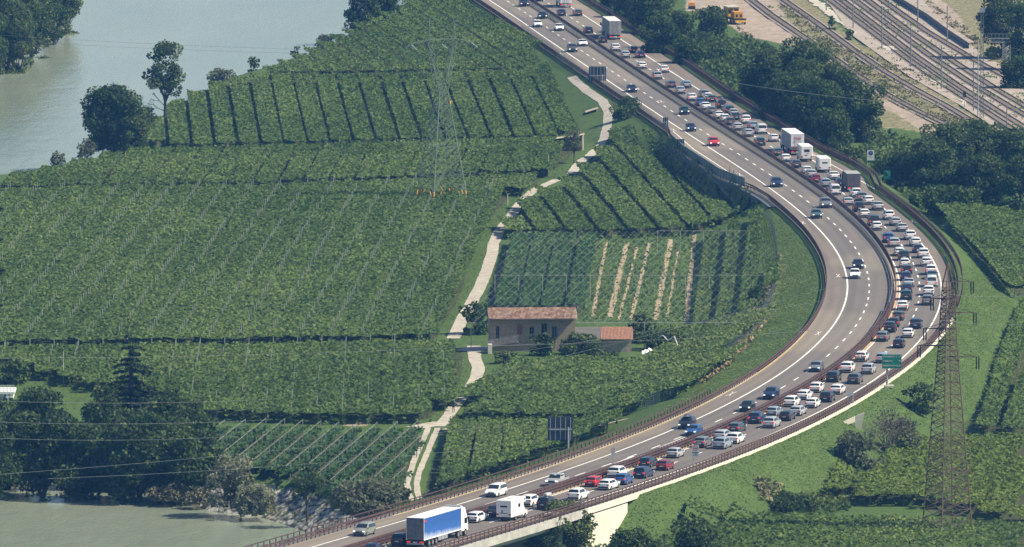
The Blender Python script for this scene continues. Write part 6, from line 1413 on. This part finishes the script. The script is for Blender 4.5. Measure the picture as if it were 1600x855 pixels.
# white balcony at the left edge
x, y = G(-12, 625); r = empty("house", (x, y, 0)); tag(r, "corner of a white building with a railed terrace at the left edge", "building"); MB().box((-3,0,0),(3.2,6,1.0),M['white']).build("wall", r); MB().box((-3,-1.0,1.0),(3.5,6,1.35),M['white']).build("terrace", r)
mb = MB()
for k in range(12): mb.bar((-2.6 + k * .55, -.95, 1.35), (-2.6 + k * .55, -.95, 2.35), .05, M['white'])
for z in (1.6, 1.85, 2.1, 2.38): mb.bar((-3, -.95, z), (3.45, -.95, z), .06, M['white'])
mb.build("railing", r); MB().box((-3,-.96,0),(-2.7,-.7,1.0),M['white']).box((2.2,-.96,0),(3.2,-.7,1.0),M['white']).build("pillar", r)
# river wall at left edge, small marker
strip("river_wall", [(-20,745),(30,745),(66,745)], 4.5, M['concretepale'], .25)
x, y = G(391, 742); r = empty("marker_board", (x, y, 0)); tag(r, "tiny white marker board on the bank hedge", "marker"); MB().tube((0,0,0),(0,0,1.4),.04,M['galv'],6).build("post", r); MB().box((-.18,-.05,1.3),(.18,-.02,1.65),M['white']).build("board", r)
# leaning stakes at the vineyard corner
for i, (px, yb) in enumerate(((1273,768),(1277,768),(1297,758),(1318,756))):
    x, y = G(px, yb); o = MB().tube((0, 0, 0), (.35 + .1 * i, 0, 1.9), .06, M['post'], 6).build("stake"); o.location = (x, y, 0); tag(o, ["leaning pale stake at the foot of the grassy slope, leftmost of four","leaning pale stake second from the left at the slope foot","leaning pale stake third from the left at the slope foot","leaning stake touching the yellowish vines"][i], "stake", "leaning stakes")
# person on the track
x, y = G(708.5, 645); 
me = bpy.data.meshes.new("person"); vs = [(0,0,.95),(0,0,1.2),(0,.02,1.45),(0,0,1.55),(0,-.02,1.70),(-.1,0,.9),(-.11,.06,.5),(-.11,.0,.06),(.1,0,.9),(.12,-.08,.5),(.11,-.02,.06),(-.2,0,1.42),(-.26,.04,1.15),(-.24,-.08,.92),(.2,0,1.42),(.26,.03,1.15),(.22,-.12,.95),(-.11,-.14,.04),(.11,-.16,.04)]
ed = [(0,1),(1,2),(2,3),(3,4),(0,5),(5,6),(6,7),(0,8),(8,9),(9,10),(2,11),(11,12),(12,13),(2,14),(14,15),(15,16),(7,17),(10,18)]
me.from_pydata(vs, ed, []); o = bpy.data.objects.new("person", me); link(o); sm = o.modifiers.new("skin", 'SKIN'); rad = [.15,.14,.17,.06,.11,.10,.075,.05,.10,.075,.05,.07,.05,.04,.07,.05,.04,.045,.045]
for i, s_ in enumerate(me.skin_vertices[0].data): s_.radius = (rad[i], rad[i] * .8); s_.use_root = (i == 0)
sb = o.modifiers.new("sub", 'SUBSURF'); sb.levels = 1; sb.render_levels = 2; me.materials.append(mat('dark_clothes', (.03,.035,.05), .9)); o.location = (x, y, .05); tag(o, "person in dark clothes walking on the pale track", "person")

# ---------------------------------------------------------------- air
hm = bpy.data.materials.new("haze_air"); hm.use_nodes = True; nt = hm.node_tree
for n in list(nt.nodes): nt.nodes.remove(n)
out = nt.nodes.new("ShaderNodeOutputMaterial"); pv = nt.nodes.new("ShaderNodeVolumePrincipled"); pv.inputs["Density"].default_value = HAZE; pv.inputs["Color"].default_value = (.13, .42, 1.0, 1); pv.inputs["Anisotropy"].default_value = .2
nt.links.new(pv.outputs[0], out.inputs["Volume"])
zmin = float(GZ.min()) - 1.2; far = 12500
hz_o = MB().box((float(gx[0]) - 50, float(gy[0]) - 50, zmin), (float(gx[-1]) + 50, float(gy[-1]) + 50, H + 15), hm).build("haze"); tag(hz_o, kind="stuff")
